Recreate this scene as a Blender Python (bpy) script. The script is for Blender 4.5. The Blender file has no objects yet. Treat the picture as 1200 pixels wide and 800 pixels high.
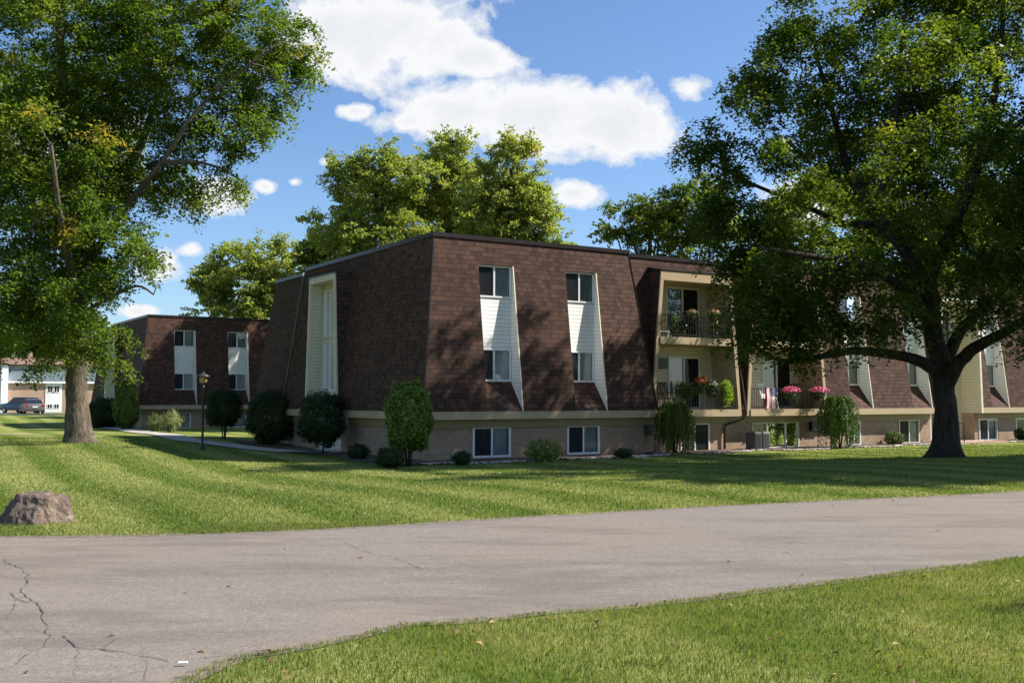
import bpy, bmesh, math, random
import numpy as np
from mathutils import Vector, Matrix, noise as mnoise
R = math.radians
scene = bpy.context.scene
col = scene.collection
random.seed(7)
rng = np.random.default_rng(11)

# ------------------------------------------------------------------ camera
F = 1230.0; PITCH = math.atan(67/1230.0); CZ = 2.05
cam_d = bpy.data.cameras.new('camera'); cam = bpy.data.objects.new('camera', cam_d); col.objects.link(cam)
cam.location = (0, 0, CZ); cam.rotation_euler = (math.pi/2+PITCH, 0, 0)
cam_d.sensor_width = 36; cam_d.lens = 36*F/1200; cam_d.clip_start = .1; cam_d.clip_end = 6000
scene.camera = cam
scene.cycles.max_bounces = 6; scene.cycles.diffuse_bounces = 2; scene.cycles.glossy_bounces = 3; scene.cycles.transmission_bounces = 3; scene.cycles.transparent_max_bounces = 8

def ray(px, py):
    a = (px-600)/F; b = (400-py)/F
    return Vector((a, math.cos(PITCH)-b*math.sin(PITCH), math.sin(PITCH)+b*math.cos(PITCH)))
def at(px, py, Y):
    d = ray(px, py); return Vector((0, 0, CZ)) + d*(Y/d.y)

# ------------------------------------------------------------------ frames of the site
T = at(508.3, 274, 34.0)               # top corner of the front block
ANG = R(32.35)
U = Vector((math.cos(ANG), math.sin(ANG), 0)); N = Vector((math.sin(ANG), -math.cos(ANG), 0)); V = -N
ZR = T.z; ZF = 1.62; D = .74           # roof height, fascia top, lean of the mansard
O1 = Vector((T.x, T.y, 0))

def ss(a, b, x):
    t = np.clip((x-a)/(b-a), 0, 1); return t*t*(3-2*t)
def tz(x, y):
    q = (x-(T.x+N.x*.75))*N.x + (y-(T.y+N.y*.75))*N.y
    w = ss(-18., -6., x)
    z = .40 - .35*ss(-15., -3., -q)*w
    z = z - .25*ss(46., 60., y)*(1-w) + .35*ss(78., 100., y)*(1-w)
    return z
def gp(px, py):
    d = ray(px, py); lo, hi = 3.0, 300.0
    for _ in range(50):
        m = (lo+hi)/2; p = Vector((0, 0, CZ))+d*(m/d.y)
        if p.z > float(tz(p.x, p.y)): lo = m
        else: hi = m
    return Vector((p.x, p.y, float(tz(p.x, p.y))))

# ------------------------------------------------------------------ materials
def newmat(name):
    m = bpy.data.materials.new(name); m.use_nodes = True
    nt = m.node_tree; nt.nodes.clear()
    return m, nt
class G:
    def __init__(s, nt): s.nt = nt
    def n(s, typ, ins=None, **kw):
        nd = s.nt.nodes.new(typ)
        for k, v in kw.items(): setattr(nd, k, v)
        if ins:
            for k, v in ins.items():
                sock = nd.inputs[k]
                if hasattr(v, 'is_linked') or isinstance(v, bpy.types.NodeSocket): s.nt.links.new(v, sock)
                else: sock.default_value = v
        return nd
    def math(s, op, a, b=0.0, c=None, clamp=False):
        ins = {0: a, 1: b}
        if c is not None: ins[2] = c
        return s.n('ShaderNodeMath', ins, operation=op, use_clamp=clamp).outputs[0]
    def mix(s, fac, a, b, blend='MIX'):
        nd = s.nt.nodes.new('ShaderNodeMix'); nd.data_type = 'RGBA'; nd.blend_type = blend
        for i, v in ((0, fac), (6, a), (7, b)):
            if isinstance(v, bpy.types.NodeSocket): s.nt.links.new(v, nd.inputs[i])
            elif i and len(v) == 3: nd.inputs[i].default_value = (*v, 1)
            else: nd.inputs[i].default_value = v
        return nd.outputs[2]
    def ramp(s, fac, stops):
        nd = s.n('ShaderNodeValToRGB', {0: fac}); e = nd.color_ramp.elements
        while len(e) < len(stops): e.new(.5)
        for el, (p, c) in zip(e, stops):
            el.position = p; el.color = (c, c, c, 1) if isinstance(c, (int, float)) else (*c, 1)
        return nd.outputs[0]
    def noise(s, vec, scale, detail=4, rough=.55, dist=0.0):
        return s.n('ShaderNodeTexNoise', {'Vector': vec, 'Scale': scale, 'Detail': detail, 'Roughness': rough, 'Distortion': dist}).outputs[0]
    def out(s, shader): s.n('ShaderNodeOutputMaterial', {0: shader})
def c4(c): return (c[0], c[1], c[2], 1)

def plain(name, colr, rough=.6, var=.12, scale=6.0, bump=0.0, metal=0.0, spec=.5):
    m, nt = newmat(name); g = G(nt)
    o = g.n('ShaderNodeTexCoord').outputs['Object']
    f = g.noise(o, scale, 5, .6)
    dk = tuple(x*(1-var*1.6) for x in colr); lt = tuple(min(1, x*(1+var)) for x in colr)
    cc = g.ramp(f, [(.3, dk), (.7, lt)])
    b = g.n('ShaderNodeBsdfPrincipled', {'Base Color': cc, 'Roughness': rough, 'Metallic': metal, 'Specular IOR Level': spec})
    if bump:
        bp = g.n('ShaderNodeBump', {'Height': f, 'Strength': bump, 'Distance': .02}); nt.links.new(bp.outputs[0], b.inputs['Normal'])
    g.out(b.outputs[0]); return m

def shingle_mat(name, c_lo, c_hi):
    m, nt = newmat(name); g = G(nt)
    uv = g.n('ShaderNodeUVMap').outputs[0]
    nz = g.n('ShaderNodeTexNoise', {'Vector': uv, 'Scale': .9, 'Detail': 2.0}).outputs[0]
    sx = g.n('ShaderNodeSeparateXYZ', {0: uv})
    yy = g.math('ADD', sx.outputs[1], g.math('MULTIPLY', g.math('SUBTRACT', nz, .5), .03))
    v2 = g.n('ShaderNodeCombineXYZ', {0: sx.outputs[0], 1: yy}).outputs[0]
    def brick(w, h, off, mort):
        return g.n('ShaderNodeTexBrick', {'Vector': v2, 'Color1': c4((0, 0, 0)), 'Color2': c4((1, 1, 1)), 'Mortar': c4((.5, .5, .5)), 'Scale': 1.0,
                   'Mortar Size': mort, 'Mortar Smooth': .2, 'Bias': 0.0, 'Brick Width': w, 'Row Height': h}, offset=off, squash=1.0)
    b1 = brick(.225, .158, .5, .007); 
    b2 = brick(.1125, .158, .37, .0)
    row = g.math('FRACT', g.math('DIVIDE', yy, .158))           # 0 at the butt (bottom) of each course
    f = g.math('ADD', g.math('MULTIPLY', b1.outputs[0], .62), g.math('MULTIPLY', b2.outputs[0], .38))
    cc = g.ramp(f, [(.0, tuple(x*.62 for x in c_lo)), (.3, c_lo), (.7, c_hi), (1., tuple(x*1.3 for x in c_hi))])
    wea = g.noise(uv, .55, 5, .65)
    cc = g.mix(g.ramp(wea, [(.35, .0), (.7, .35)]), cc, (c_lo[0]*1.1, c_lo[1]*1.25, c_lo[2]*1.35))
    gran = g.noise(uv, 60., 3, .7)
    cc = g.mix(.5, cc, g.mix(g.ramp(gran, [(.3, 0.), (.7, 1.)]), tuple(x*.6 for x in c_lo), c_hi))
    gap = g.math('GREATER_THAN', b1.outputs['Fac'], .4)
    cc = g.mix(g.math('MULTIPLY', gap, .72), cc, (.012, .009, .008))
    edge = g.math('LESS_THAN', row, .1)
    cc = g.mix(g.math('MULTIPLY', edge, .35), cc, (.012, .009, .008))  # overlap shadow along each course's butt, painted into the colour
    hgt = g.math('ADD', g.math('MULTIPLY', row, -.6), g.math('MULTIPLY', gap, -.6))
    bp = g.n('ShaderNodeBump', {'Height': hgt, 'Strength': .7, 'Distance': .02})
    b = g.n('ShaderNodeBsdfPrincipled', {'Base Color': cc, 'Roughness': .88, 'Normal': bp.outputs[0], 'Specular IOR Level': .25}); g.out(b.outputs[0]); return m

def brick_mat(name, c1, c2, mortar):
    m, nt = newmat(name); g = G(nt)
    uv = g.n('ShaderNodeUVMap').outputs[0]
    b1 = g.n('ShaderNodeTexBrick', {'Vector': uv, 'Color1': c4(c1), 'Color2': c4(c2), 'Mortar': c4(mortar), 'Scale': 1.0, 'Mortar Size': .008,
             'Mortar Smooth': .3, 'Bias': .0, 'Brick Width': .21, 'Row Height': .075}, offset=.5)
    st = g.noise(uv, 1.2, 4, .6)
    cc = g.mix(g.ramp(st, [(.4, .0), (.75, .35)]), b1.outputs[0], tuple(x*.6 for x in c1))
    bp = g.n('ShaderNodeBump', {'Height': g.math('SUBTRACT', 1.0, b1.outputs['Fac']), 'Strength': .5, 'Distance': .01})
    b = g.n('ShaderNodeBsdfPrincipled', {'Base Color': cc, 'Roughness': .9, 'Normal': bp.outputs[0], 'Specular IOR Level': .2}); g.out(b.outputs[0]); return m

def siding_mat(name, c, h=.135):
    m, nt = newmat(name); g = G(nt)
    uv = g.n('ShaderNodeUVMap').outputs[0]
    y = g.n('ShaderNodeSeparateXYZ', {0: uv}).outputs[1]
    fr = g.math('FRACT', g.math('DIVIDE', y, h))
    line = g.math('LESS_THAN', fr, .13)
    dirt = g.noise(uv, 2.2, 5, .65)
    cc = g.mix(g.ramp(dirt, [(.4, .0), (.8, .4)]), c, tuple(x*.72 for x in c))
    cc = g.mix(g.math('MULTIPLY', line, .5), cc, tuple(x*.25 for x in c))
    bp = g.n('ShaderNodeBump', {'Height': g.math('MULTIPLY', fr, -1.0), 'Strength': .8, 'Distance': .015})
    b = g.n('ShaderNodeBsdfPrincipled', {'Base Color': cc, 'Roughness': .55, 'Normal': bp.outputs[0]}); g.out(b.outputs[0]); return m

def leaf_mat(name, dark, light, autumn=None, trans=.35):
    m, nt = newmat(name); g = G(nt)
    t = g.n('ShaderNodeAttribute', attribute_name='tint').outputs['Fac']
    stops = [(.0, dark), (.75, light)]
    if autumn: stops.append((1.0, autumn))
    cc = g.ramp(t, stops)
    d = g.n('ShaderNodeBsdfPrincipled', {'Base Color': cc, 'Roughness': .5, 'Specular IOR Level': .35})
    tr = g.n('ShaderNodeBsdfTranslucent', {'Color': g.mix(1.0, cc, (1.25, 1.35, .55), 'MULTIPLY')})
    mx = g.n('ShaderNodeMixShader', {0: trans, 1: d.outputs[0], 2: tr.outputs[0]})
    g.out(mx.outputs[0]); return m

def bark_mat(name, lo, hi):
    m, nt = newmat(name); g = G(nt)
    o = g.n('ShaderNodeTexCoord').outputs['Object']
    mp = g.n('ShaderNodeMapping', {'Vector': o, 'Scale': (9, 9, 1.3)}).outputs[0]
    f = g.noise(mp, 1.6, 6, .7, .6)
    big = g.noise(o, .9, 3)
    cc = g.ramp(f, [(.35, lo), (.62, hi)])
    cc = g.mix(g.ramp(big, [(.45, .0), (.7, .5)]), cc, tuple(x*.55 for x in lo))
    bp = g.n('ShaderNodeBump', {'Height': f, 'Strength': 1.0, 'Distance': .06})
    b = g.n('ShaderNodeBsdfPrincipled', {'Base Color': cc, 'Roughness': .95, 'Normal': bp.outputs[0], 'Specular IOR Level': .15}); g.out(b.outputs[0]); return m

def grass_color(g, stripes):
    o = g.n('ShaderNodeNewGeometry').outputs['Position']
    a = g.noise(o, .35, 5, .6); b = g.noise(o, 2.3, 5, .65); c = g.noise(o, 14., 4, .7)
    f = g.math('ADD', g.math('ADD', g.math('MULTIPLY', a, .38), g.math('MULTIPLY', b, .34)), g.math('MULTIPLY', c, .28))
    cc = g.ramp(f, [(.36, (.085, .14, .014)), (.45, (.155, .20, .034)), (.53, (.245, .26, .065)), (.62, (.42, .35, .12))])
    if stripes:
        sx = g.n('ShaderNodeSeparateXYZ', {0: o})
        # mowing direction
        dx, dy = .876, .483
        wob = g.math('MULTIPLY', g.noise(o, .09, 2), 1.4)
        p = g.math('ADD', g.math('ADD', g.math('MULTIPLY', sx.outputs[0], dx), g.math('MULTIPLY', sx.outputs[1], dy)), wob)
        s = g.math('SINE', g.math('MULTIPLY', p, 2*math.pi/2.15))
        s2 = g.math('SINE', g.math('MULTIPLY', p, 2*math.pi/.97))
        s = g.math('ADD', s, g.math('MULTIPLY', s2, .35))
        fs = g.ramp(g.math('MULTIPLY_ADD', s, .32, .5), [(.25, .0), (.75, 1.)])
        fs = g.math('MULTIPLY', fs, g.ramp(g.noise(o, .25, 3), [(.35, .45), (.6, 1.0)]))
        cc = g.mix(g.math('MULTIPLY', g.math('SUBTRACT', 1.0, fs), .75), cc, (.105, .17, .018))
        cc = g.mix(g.math('MULTIPLY', fs, .7), cc, (.33, .345, .115))
    return o, c, cc

def build_grass_mats():
    m, nt = newmat('lawn_ground'); g = G(nt)
    o, c, cc = grass_color(g, True)
    cc = g.mix(1.0, cc, (.86, .84, .8), 'MULTIPLY')
    bp = g.n('ShaderNodeBump', {'Height': g.noise(o, 40., 3, .7), 'Strength': .6, 'Distance': .05})
    b = g.n('ShaderNodeBsdfPrincipled', {'Base Color': cc, 'Roughness': .95, 'Normal': bp.outputs[0], 'Specular IOR Level': .1}); g.out(b.outputs[0])
    res = [m]
    for nm, st in (('lawn_blades', True), ('verge_blades', False)):
        m2, nt = newmat(nm); g = G(nt)
        o, c, cc = grass_color(g, st)
        t = g.n('ShaderNodeAttribute', attribute_name='tint').outputs['Fac']
        cc = g.mix(g.ramp(t, [(.0, .0), (.45, .0), (1., .65)]), cc, (.30, .33, .13))
        cc = g.mix(g.ramp(t, [(.0, .55), (.3, .0)]), cc, (.035, .085, .01))
        cc = g.mix(g.math('GREATER_THAN', t, .965), cc, (.42, .34, .17))
        d = g.n('ShaderNodeBsdfPrincipled', {'Base Color': cc, 'Roughness': .5, 'Specular IOR Level': .3})
        tr = g.n('ShaderNodeBsdfTranslucent', {'Color': g.mix(1.0, cc, (1.2, 1.35, .5), 'MULTIPLY')})
        g.out(g.n('ShaderNodeMixShader', {0: .3, 1: d.outputs[0], 2: tr.outputs[0]}).outputs[0]); res.append(m2)
    return res
M_LAWN, M_BLADE, M_BLADE2 = build_grass_mats()

def asphalt():
    m, nt = newmat('asphalt'); g = G(nt)
    o = g.n('ShaderNodeNewGeometry').outputs['Position']
    mp = g.n('ShaderNodeMapping', {'Vector': o, 'Rotation': (0, 0, R(-28)), 'Scale': (.35, 1.3, 1)}).outputs[0]
    big = g.noise(mp, .5, 6, .65); fine = g.noise(o, 90., 3, .75); mid = g.noise(mp, 3.5, 5, .7)
    f = g.math('ADD', g.math('MULTIPLY', big, .6), g.math('MULTIPLY', mid, .4))
    cc = g.ramp(f, [(.38, (.100, .086, .074)), (.46, (.150, .129, .110)), (.55, (.178, .153, .129)), (.64, (.225, .195, .165))])
    gr2 = g.noise(o, 26., 4, .8)
    cc = g.mix(.42, cc, g.ramp(gr2, [(.36, (.06, .053, .047)), (.5, (.16, .14, .12)), (.64, (.33, .29, .25))]))
    cc = g.mix(.35, cc, g.ramp(fine, [(.38, (.03, .028, .026)), (.62, (.34, .31, .28))]))
    pt = g.noise(o, .22, 3, .5)
    cc = g.mix(g.ramp(pt, [(.48, .0), (.56, .3)]), cc, (.20, .165, .125))
    pt2 = g.noise(mp, 1.1, 5, .65)
    cc = g.mix(g.ramp(pt2, [(.5, .0), (.62, .4)]), cc, (.085, .075, .066))
    cc = g.mix(1.0, cc, (1.12, 1.08, 1.05), 'MULTIPLY')
    # oil drip spots
    vo = g.n('ShaderNodeTexVoronoi', {'Vector': o, 'Scale': .9, 'Randomness': 1.0}).outputs['Distance']
    cc = g.mix(g.ramp(vo, [(.0, .75), (.035, .0)]), cc, (.04, .036, .034))
    bp = g.n('ShaderNodeBump', {'Height': fine, 'Strength': .5, 'Distance': .01})
    b = g.n('ShaderNodeBsdfPrincipled', {'Base Color': cc, 'Roughness': .85, 'Normal': bp.outputs[0], 'Specular IOR Level': .3}); g.out(b.outputs[0]); return m
M_ASPH = asphalt()

def glass_mat():
    m, nt = newmat('window_glass'); g = G(nt)
    fr = g.n('ShaderNodeFresnel', {'IOR': 1.5}).outputs[0]
    tr = g.n('ShaderNodeBsdfTransparent', {'Color': (.72, .76, .78, 1)})
    o = g.n('ShaderNodeTexCoord').outputs['Object']
    bp = g.n('ShaderNodeBump', {'Height': g.noise(o, 1.6, 2), 'Strength': .12, 'Distance': .05})
    gl = g.n('ShaderNodeBsdfGlossy', {'Color': (.95, .97, 1, 1), 'Roughness': .02, 'Normal': bp.outputs[0]})
    fac = g.math('MULTIPLY_ADD', fr, 1.3, .04, clamp=True)
    g.out(g.n('ShaderNodeMixShader', {0: fac, 1: tr.outputs[0], 2: gl.outputs[0]}).outputs[0]); return m
def screen_mat():
    m, nt = newmat('insect_screen'); g = G(nt)
    tr = g.n('ShaderNodeBsdfTransparent', {'Color': (1, 1, 1, 1)})
    d = g.n('ShaderNodeBsdfDiffuse', {'Color': (.03, .03, .035, 1)})
    g.out(g.n('ShaderNodeMixShader', {0: .6, 1: tr.outputs[0], 2: d.outputs[0]}).outputs[0]); return m
M_GLASS = glass_mat(); M_SCREEN = screen_mat()
M_SHING = shingle_mat('brown_shingles', (.030, .018, .014), (.130, .064, .043))
M_BRICK = brick_mat('tan_brick', (.33, .215, .14), (.42, .295, .20), (.38, .32, .25))
M_BRICK2 = brick_mat('pink_brick', (.42, .25, .18), (.50, .33, .24), (.42, .36, .3))
M_WSID = siding_mat('white_siding', (.80, .79, .74))
M_CSID = siding_mat('cream_siding', (.70, .64, .49))
M_BEIGE = plain('beige_trim', (.44, .33, .20), .6, .06, 1.5)
M_OLIVE = plain('frieze_paint', (.27, .215, .10), .6, .1, 2)
M_CREAM = plain('cream_frame', (.70, .64, .49), .6, .05, 2)
M_WHITE = plain('white_frame', (.78, .78, .76), .4, .04, 4)
M_CURT = plain('curtain_cloth', (.62, .62, .59), .9, .1, 5)
M_CURT2 = plain('dark_curtain_cloth', (.27, .28, .29), .9, .1, 5)
M_ROOM = plain('dim_room_backing', (.06, .055, .05), .9, .1, 1)  # dark backing: the dimness of unlit rooms is put into the colour
M_METAL = plain('dark_roof_edge', (.035, .026, .026), .38, .1, 3, metal=.4)
M_GRAV = plain('roof_gravel', (.12, .11, .10), .95, .2, 4)
M_BLACK = plain('black_metal', (.012, .012, .013), .4, .1, 8)
M_BROWNM = plain('brown_downspout', (.05, .026, .022), .4, .1, 5)
M_CONC = plain('concrete', (.42, .38, .32), .85, .12, 3, bump=.2)
M_BARKD = bark_mat('dark_bark', (.028, .022, .018), (.085, .068, .052))
M_BARKL = bark_mat('grey_bark', (.06, .047, .036), (.215, .175, .13))
M_MULCH = plain('mulch', (.10, .065, .045), .95, .35, 9, bump=.8)
M_STONE = plain('pale_stones', (.5, .44, .38), .9, .3, 5)

# ------------------------------------------------------------------ mesh helpers
def link(o, parent=None):
    col.objects.link(o)
    if parent is not None: o.parent = parent
    return o
def tag(o, label=None, cat=None, group=None, kind=None):
    if label: o['label'] = label
    if cat: o['category'] = cat
    if group: o['group'] = group
    if kind: o['kind'] = kind
    return o
def empty(name, loc, rz=0):
    o = bpy.data.objects.new(name, None); o.location = loc; o.rotation_euler = (0, 0, rz); o.empty_display_size = .3
    return link(o)
class MB:
    def __init__(s, xf=None): s.v = []; s.f = []; s.xf = xf
    def add(s, vs, fs):
        k = len(s.v)
        if s.xf: vs = [s.xf(*p) for p in vs]
        s.v += [tuple(p) for p in vs]; s.f += [tuple(i+k for i in f) for f in fs]; return s
    def poly(s, vs): return s.add(vs, [tuple(range(len(vs)))])
    def hexa(s, v8): return s.add(v8, [(0, 3, 2, 1), (4, 5, 6, 7), (0, 1, 5, 4), (1, 2, 6, 5), (2, 3, 7, 6), (3, 0, 4, 7)])
    def box(s, x0, x1, y0, y1, z0, z1):
        return s.hexa([(x0, y0, z0), (x1, y0, z0), (x1, y1, z0), (x0, y1, z0), (x0, y0, z1), (x1, y0, z1), (x1, y1, z1), (x0, y1, z1)])
    def tube(s, pts, rad, n=8, cap=True):
        pts = [Vector(p) for p in pts]; k = len(s.v); prev = None
        if not hasattr(rad, '__len__'): rad = [rad]*len(pts)
        for i, p in enumerate(pts):
            d = (pts[min(i+1, len(pts)-1)]-pts[max(i-1, 0)]).normalized()
            a = d.orthogonal().normalized() if prev is None else (prev-d*prev.dot(d)).normalized()
            prev = a; b = d.cross(a)
            for j in range(n):
                t = 2*math.pi*j/n; q = p+(a*math.cos(t)+b*math.sin(t))*rad[i]
                s.v.append(tuple(s.xf(*q)) if s.xf else tuple(q))
        for i in range(len(pts)-1):
            for j in range(n):
                s.f.append((k+i*n+j, k+i*n+(j+1) % n, k+(i+1)*n+(j+1) % n, k+(i+1)*n+j))
        if cap:
            s.f.append(tuple(k+j for j in range(n))[::-1]); s.f.append(tuple(k+(len(pts)-1)*n+j for j in range(n)))
        return s
    def lathe(s, c, prof, n=16):
        k = len(s.v)
        for r, z in prof:
            for j in range(n):
                t = 2*math.pi*j/n; q = (c[0]+r*math.cos(t), c[1]+r*math.sin(t), c[2]+z)
                s.v.append(tuple(s.xf(*q)) if s.xf else q)
        for i in range(len(prof)-1):
            for j in range(n): s.f.append((k+i*n+j, k+i*n+(j+1) % n, k+(i+1)*n+(j+1) % n, k+(i+1)*n+j))
        s.f.append(tuple(k+j for j in range(n))[::-1]); s.f.append(tuple(k+(len(prof)-1)*n+j for j in range(n)))
        return s
    def build(s, name, mat, parent=None, smooth=False, bevel=0, uv=True):
        me = bpy.data.meshes.new(name); me.from_pydata(s.v, [], s.f); me.materials.append(mat)
        bm = bmesh.new(); bm.from_mesh(me)
        bmesh.ops.recalc_face_normals(bm, faces=bm.faces)
        if bevel: bmesh.ops.bevel(bm, geom=list(bm.edges), offset=bevel, segments=2, affect='EDGES', profile=.6)
        if uv:
            lay = bm.loops.layers.uv.new('UVMap'); bm.normal_update()
            for f in bm.faces:
                n = f.normal; ax, ay, az = abs(n.x), abs(n.y), abs(n.z)
                for l in f.loops:
                    c = l.vert.co
                    if az >= ax and az >= ay: l[lay].uv = (c.x, c.y)
                    elif ay >= ax: l[lay].uv = (c.x, c.z)
                    else: l[lay].uv = (c.y, c.z)
        bm.to_mesh(me); bm.free()
        if smooth: me.polygons.foreach_set('use_smooth', [True]*len(me.polygons))
        return link(bpy.data.objects.new(name, me), parent)

# ------------------------------------------------------------------ leaves (vectorised)
def leaf_mesh(name, mat, cen, nor, size, tint, parent=None, aspect=.62, tan=None):
    n = len(cen)
    if tan is None: tan = rng.normal(size=(n, 3))
    tan = tan - (tan*nor).sum(1)[:, None]*nor
    tan /= np.linalg.norm(tan, axis=1)[:, None]+1e-9
    bi = np.cross(nor, tan); s = size[:, None]
    fold = nor*s*.16
    v = np.stack([cen-tan*s*.5, cen-bi*s*.5*aspect+fold+tan*s*.05, cen+tan*s*.5-fold*.6, cen+bi*s*.5*aspect+fold+tan*s*.05], 1).reshape(-1, 3)
    me = bpy.data.meshes.new(name)
    me.vertices.add(n*4); me.vertices.foreach_set('co', v.astype(np.float32).ravel())
    me.loops.add(n*4); me.loops.foreach_set('vertex_index', np.arange(n*4, dtype=np.int32))
    me.polygons.add(n); me.polygons.foreach_set('loop_start', np.arange(0, n*4, 4, dtype=np.int32))
    me.polygons.foreach_set('loop_total', np.full(n, 4, dtype=np.int32))
    at_ = me.attributes.new('tint', 'FLOAT', 'POINT'); at_.data.foreach_set('value', np.repeat(np.clip(tint, 0, 1), 4).astype(np.float32))
    me.materials.append(mat); me.update(calc_edges=True)
    return link(bpy.data.objects.new(name, me), parent)
def unit(a): return a/(np.linalg.norm(a, axis=1)[:, None]+1e-9)

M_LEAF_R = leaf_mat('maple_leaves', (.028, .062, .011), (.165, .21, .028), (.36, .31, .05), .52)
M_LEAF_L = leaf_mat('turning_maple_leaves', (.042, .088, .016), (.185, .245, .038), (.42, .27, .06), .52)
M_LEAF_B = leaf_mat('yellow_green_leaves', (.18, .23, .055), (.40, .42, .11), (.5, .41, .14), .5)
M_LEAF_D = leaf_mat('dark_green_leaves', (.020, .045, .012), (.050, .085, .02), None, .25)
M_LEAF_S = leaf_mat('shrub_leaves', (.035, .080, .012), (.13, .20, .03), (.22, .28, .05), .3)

def tree(name, base, limbs, blobs, nclump, per, lsize, mat, bark, label, group=None, cr=.85, seed=1, autumn=0.0, rootflare=1.6, droop=.25, tint_bias=0.0, nside=10, flat=.62, rn=.62):
    """base Vector; limbs: list of (points, r0, r1); blobs: (centre, (rx,ry,rz), weight)"""
    rg = np.random.default_rng(seed); rnd = random.Random(seed)
    root = empty(name, base); tag(root, label, 'tree', group)
    B = Vector(base)
    tb = MB(); nodes = []; nr = []
    for k, (pts, r0, r1) in enumerate(limbs):
        P = [Vector(p)-B for p in pts]; Q = []; RR = []
        m = len(P)-1
        for i in range(m):
            p0, p1, p2, p3 = P[max(i-1, 0)], P[i], P[i+1], P[min(i+2, m)]
            for j in range(4):
                t = j/4; t2 = t*t; t3 = t2*t
                q = .5*((2*p1)+(p2-p0)*t+(2*p0-5*p1+4*p2-p3)*t2+(3*p1-p0-3*p2+p3)*t3)
                f = (i+t)/m; r = r0+(r1-r0)*f
                if False: r *= 1+(rootflare-1)*max(0, 1-t*2.2)**2
                q += Vector((rnd.uniform(-1, 1), rnd.uniform(-1, 1), 0))*r*.12
                Q.append(q); RR.append(r)
        Q.append(P[-1]); RR.append(r1)
        if k == 0:
            ax = (P[1]-P[0]).normalized(); hs = (-.3, 0, .1, .22, .4, .65, .95)
            keep = [(q, r) for q, r in zip(Q, RR) if q.z > 1.25]
            Q = [ax*h for h in hs]+[q for q, r in keep]; RR = [r0*(1+(rootflare-1)*math.exp(-max(h, 0)/.28)) for h in hs]+[r for q, r in keep]
        tb.tube(Q, RR, 18 if r0 > .2 else nside)
        st = 0 if k else max(1, int(len(Q)*.55))
        for q, r in list(zip(Q, RR))[st:]: nodes.append(np.array(q)); nr.append(r)
    # clumps
    w = np.array([b[1][0]*b[1][1]*b[1][2]*(b[2] if len(b) > 2 else 1) for b in blobs])**.85; w /= w.sum()
    ids = rg.choice(len(blobs), nclump, p=w)
    d = unit(rg.normal(size=(nclump, 3))); rad = rg.uniform(.25, 1, nclump)**.5
    cc = np.array([tuple(blobs[i][0]) for i in ids])-np.array(B); rr = np.array([blobs[i][1] for i in ids])
    C = cc+d*rr*rad[:, None]
    C = C[C[:, 2] > 1.2]
    order = np.argsort([min(np.linalg.norm(c-q) for q in nodes[::3]) for c in C]); C = C[order]
    A = np.array(nodes); RN = np.array(nr)
    ends = []
    for c in C:
        dist = np.linalg.norm(A-c, axis=1)+np.maximum(0, A[:, 2]-c[2])*.8
        i = int(np.argmin(dist)); s = A[i]; L = float(np.linalg.norm(c-s)); r0 = min(RN[i]*.7, .018+.014*L)
        pts = [s]; n = 3 if L < 1.5 else 5
        for j in range(1, n+1):
            t = j/n; p = s+(c-s)*t+np.array([0, 0, math.sin(t*math.pi)*L*.10])+rg.normal(size=3)*L*.035*(j < n)
            pts.append(p)
        rads = [r0+(.007-r0)*(j/n) for j in range(n+1)]
        tb.tube(pts, rads, 5, cap=False)
        A = np.vstack([A, np.array(pts[1:])]); RN = np.concatenate([RN, np.array(rads[1:])])
        ends.append((c-pts[-2])/(np.linalg.norm(c-pts[-2])+1e-6))
    tr = tb.build('trunk', bark, root, smooth=True, uv=False)
    # leaves: each clump is several leafy sprays
    nC = len(C); E = np.array(ends); nsp = 7
    sprays = np.repeat(C, nsp, 0)+unit(rg.normal(size=(nC*nsp, 3)))*np.array([1, 1, flat])*cr*rg.uniform(.15, 1, (nC*nsp, 1))
    sprays[:, 2] -= .0
    sdir = unit(sprays-np.repeat(C, nsp, 0)+np.repeat(E, nsp, 0)*.5*cr); sdir[:, 2] -= droop; sdir = unit(sdir)
    m = max(1, per//nsp); n = nC*nsp*m
    k = rg.uniform(-.6, .7, n)
    up = np.repeat(sprays, m, 0)+np.repeat(sdir, m, 0)*k[:, None]*cr*.62
    side = unit(np.cross(np.repeat(sdir, m, 0), np.array([0, 0, 1.])))
    up = up+side*(rg.normal(size=(n, 1))*cr*.17)+rg.normal(size=(n, 3))*cr*.09
    up[:, 2] -= (k+.6)**2*cr*droop*.35
    nor = unit(np.array([0, 0, 1.])+rg.normal(size=(n, 3))*rn)
    ct = rg.normal(size=nC)*.16; stn = rg.normal(size=nC*nsp)*.08
    tint = .36+tint_bias+np.repeat(np.repeat(ct, nsp), m)+np.repeat(stn, m)+rg.normal(size=n)*.12
    tint = np.minimum(tint, .78)
    if autumn:
        cen = C.mean(0); far = np.linalg.norm((C-cen)/(C.std(0)*2.3), axis=1)*(C[:, 2] > cen[2]*.6)
        a = (rg.uniform(size=nC) < autumn*np.clip(far, 0, 1.5)**4)*rg.uniform(.3, 1, nC)
        hit = rg.uniform(size=n) < np.repeat(np.repeat(a, nsp), m)
        tint[hit] = rg.uniform(.8, 1, hit.sum())
    size = lsize*rg.uniform(.45, 1.4, n)
    keep = up[:, 2] > .6
    leaf_mesh('crown', mat, up[keep], nor[keep], size[keep], tint[keep], root)
    return root

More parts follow.
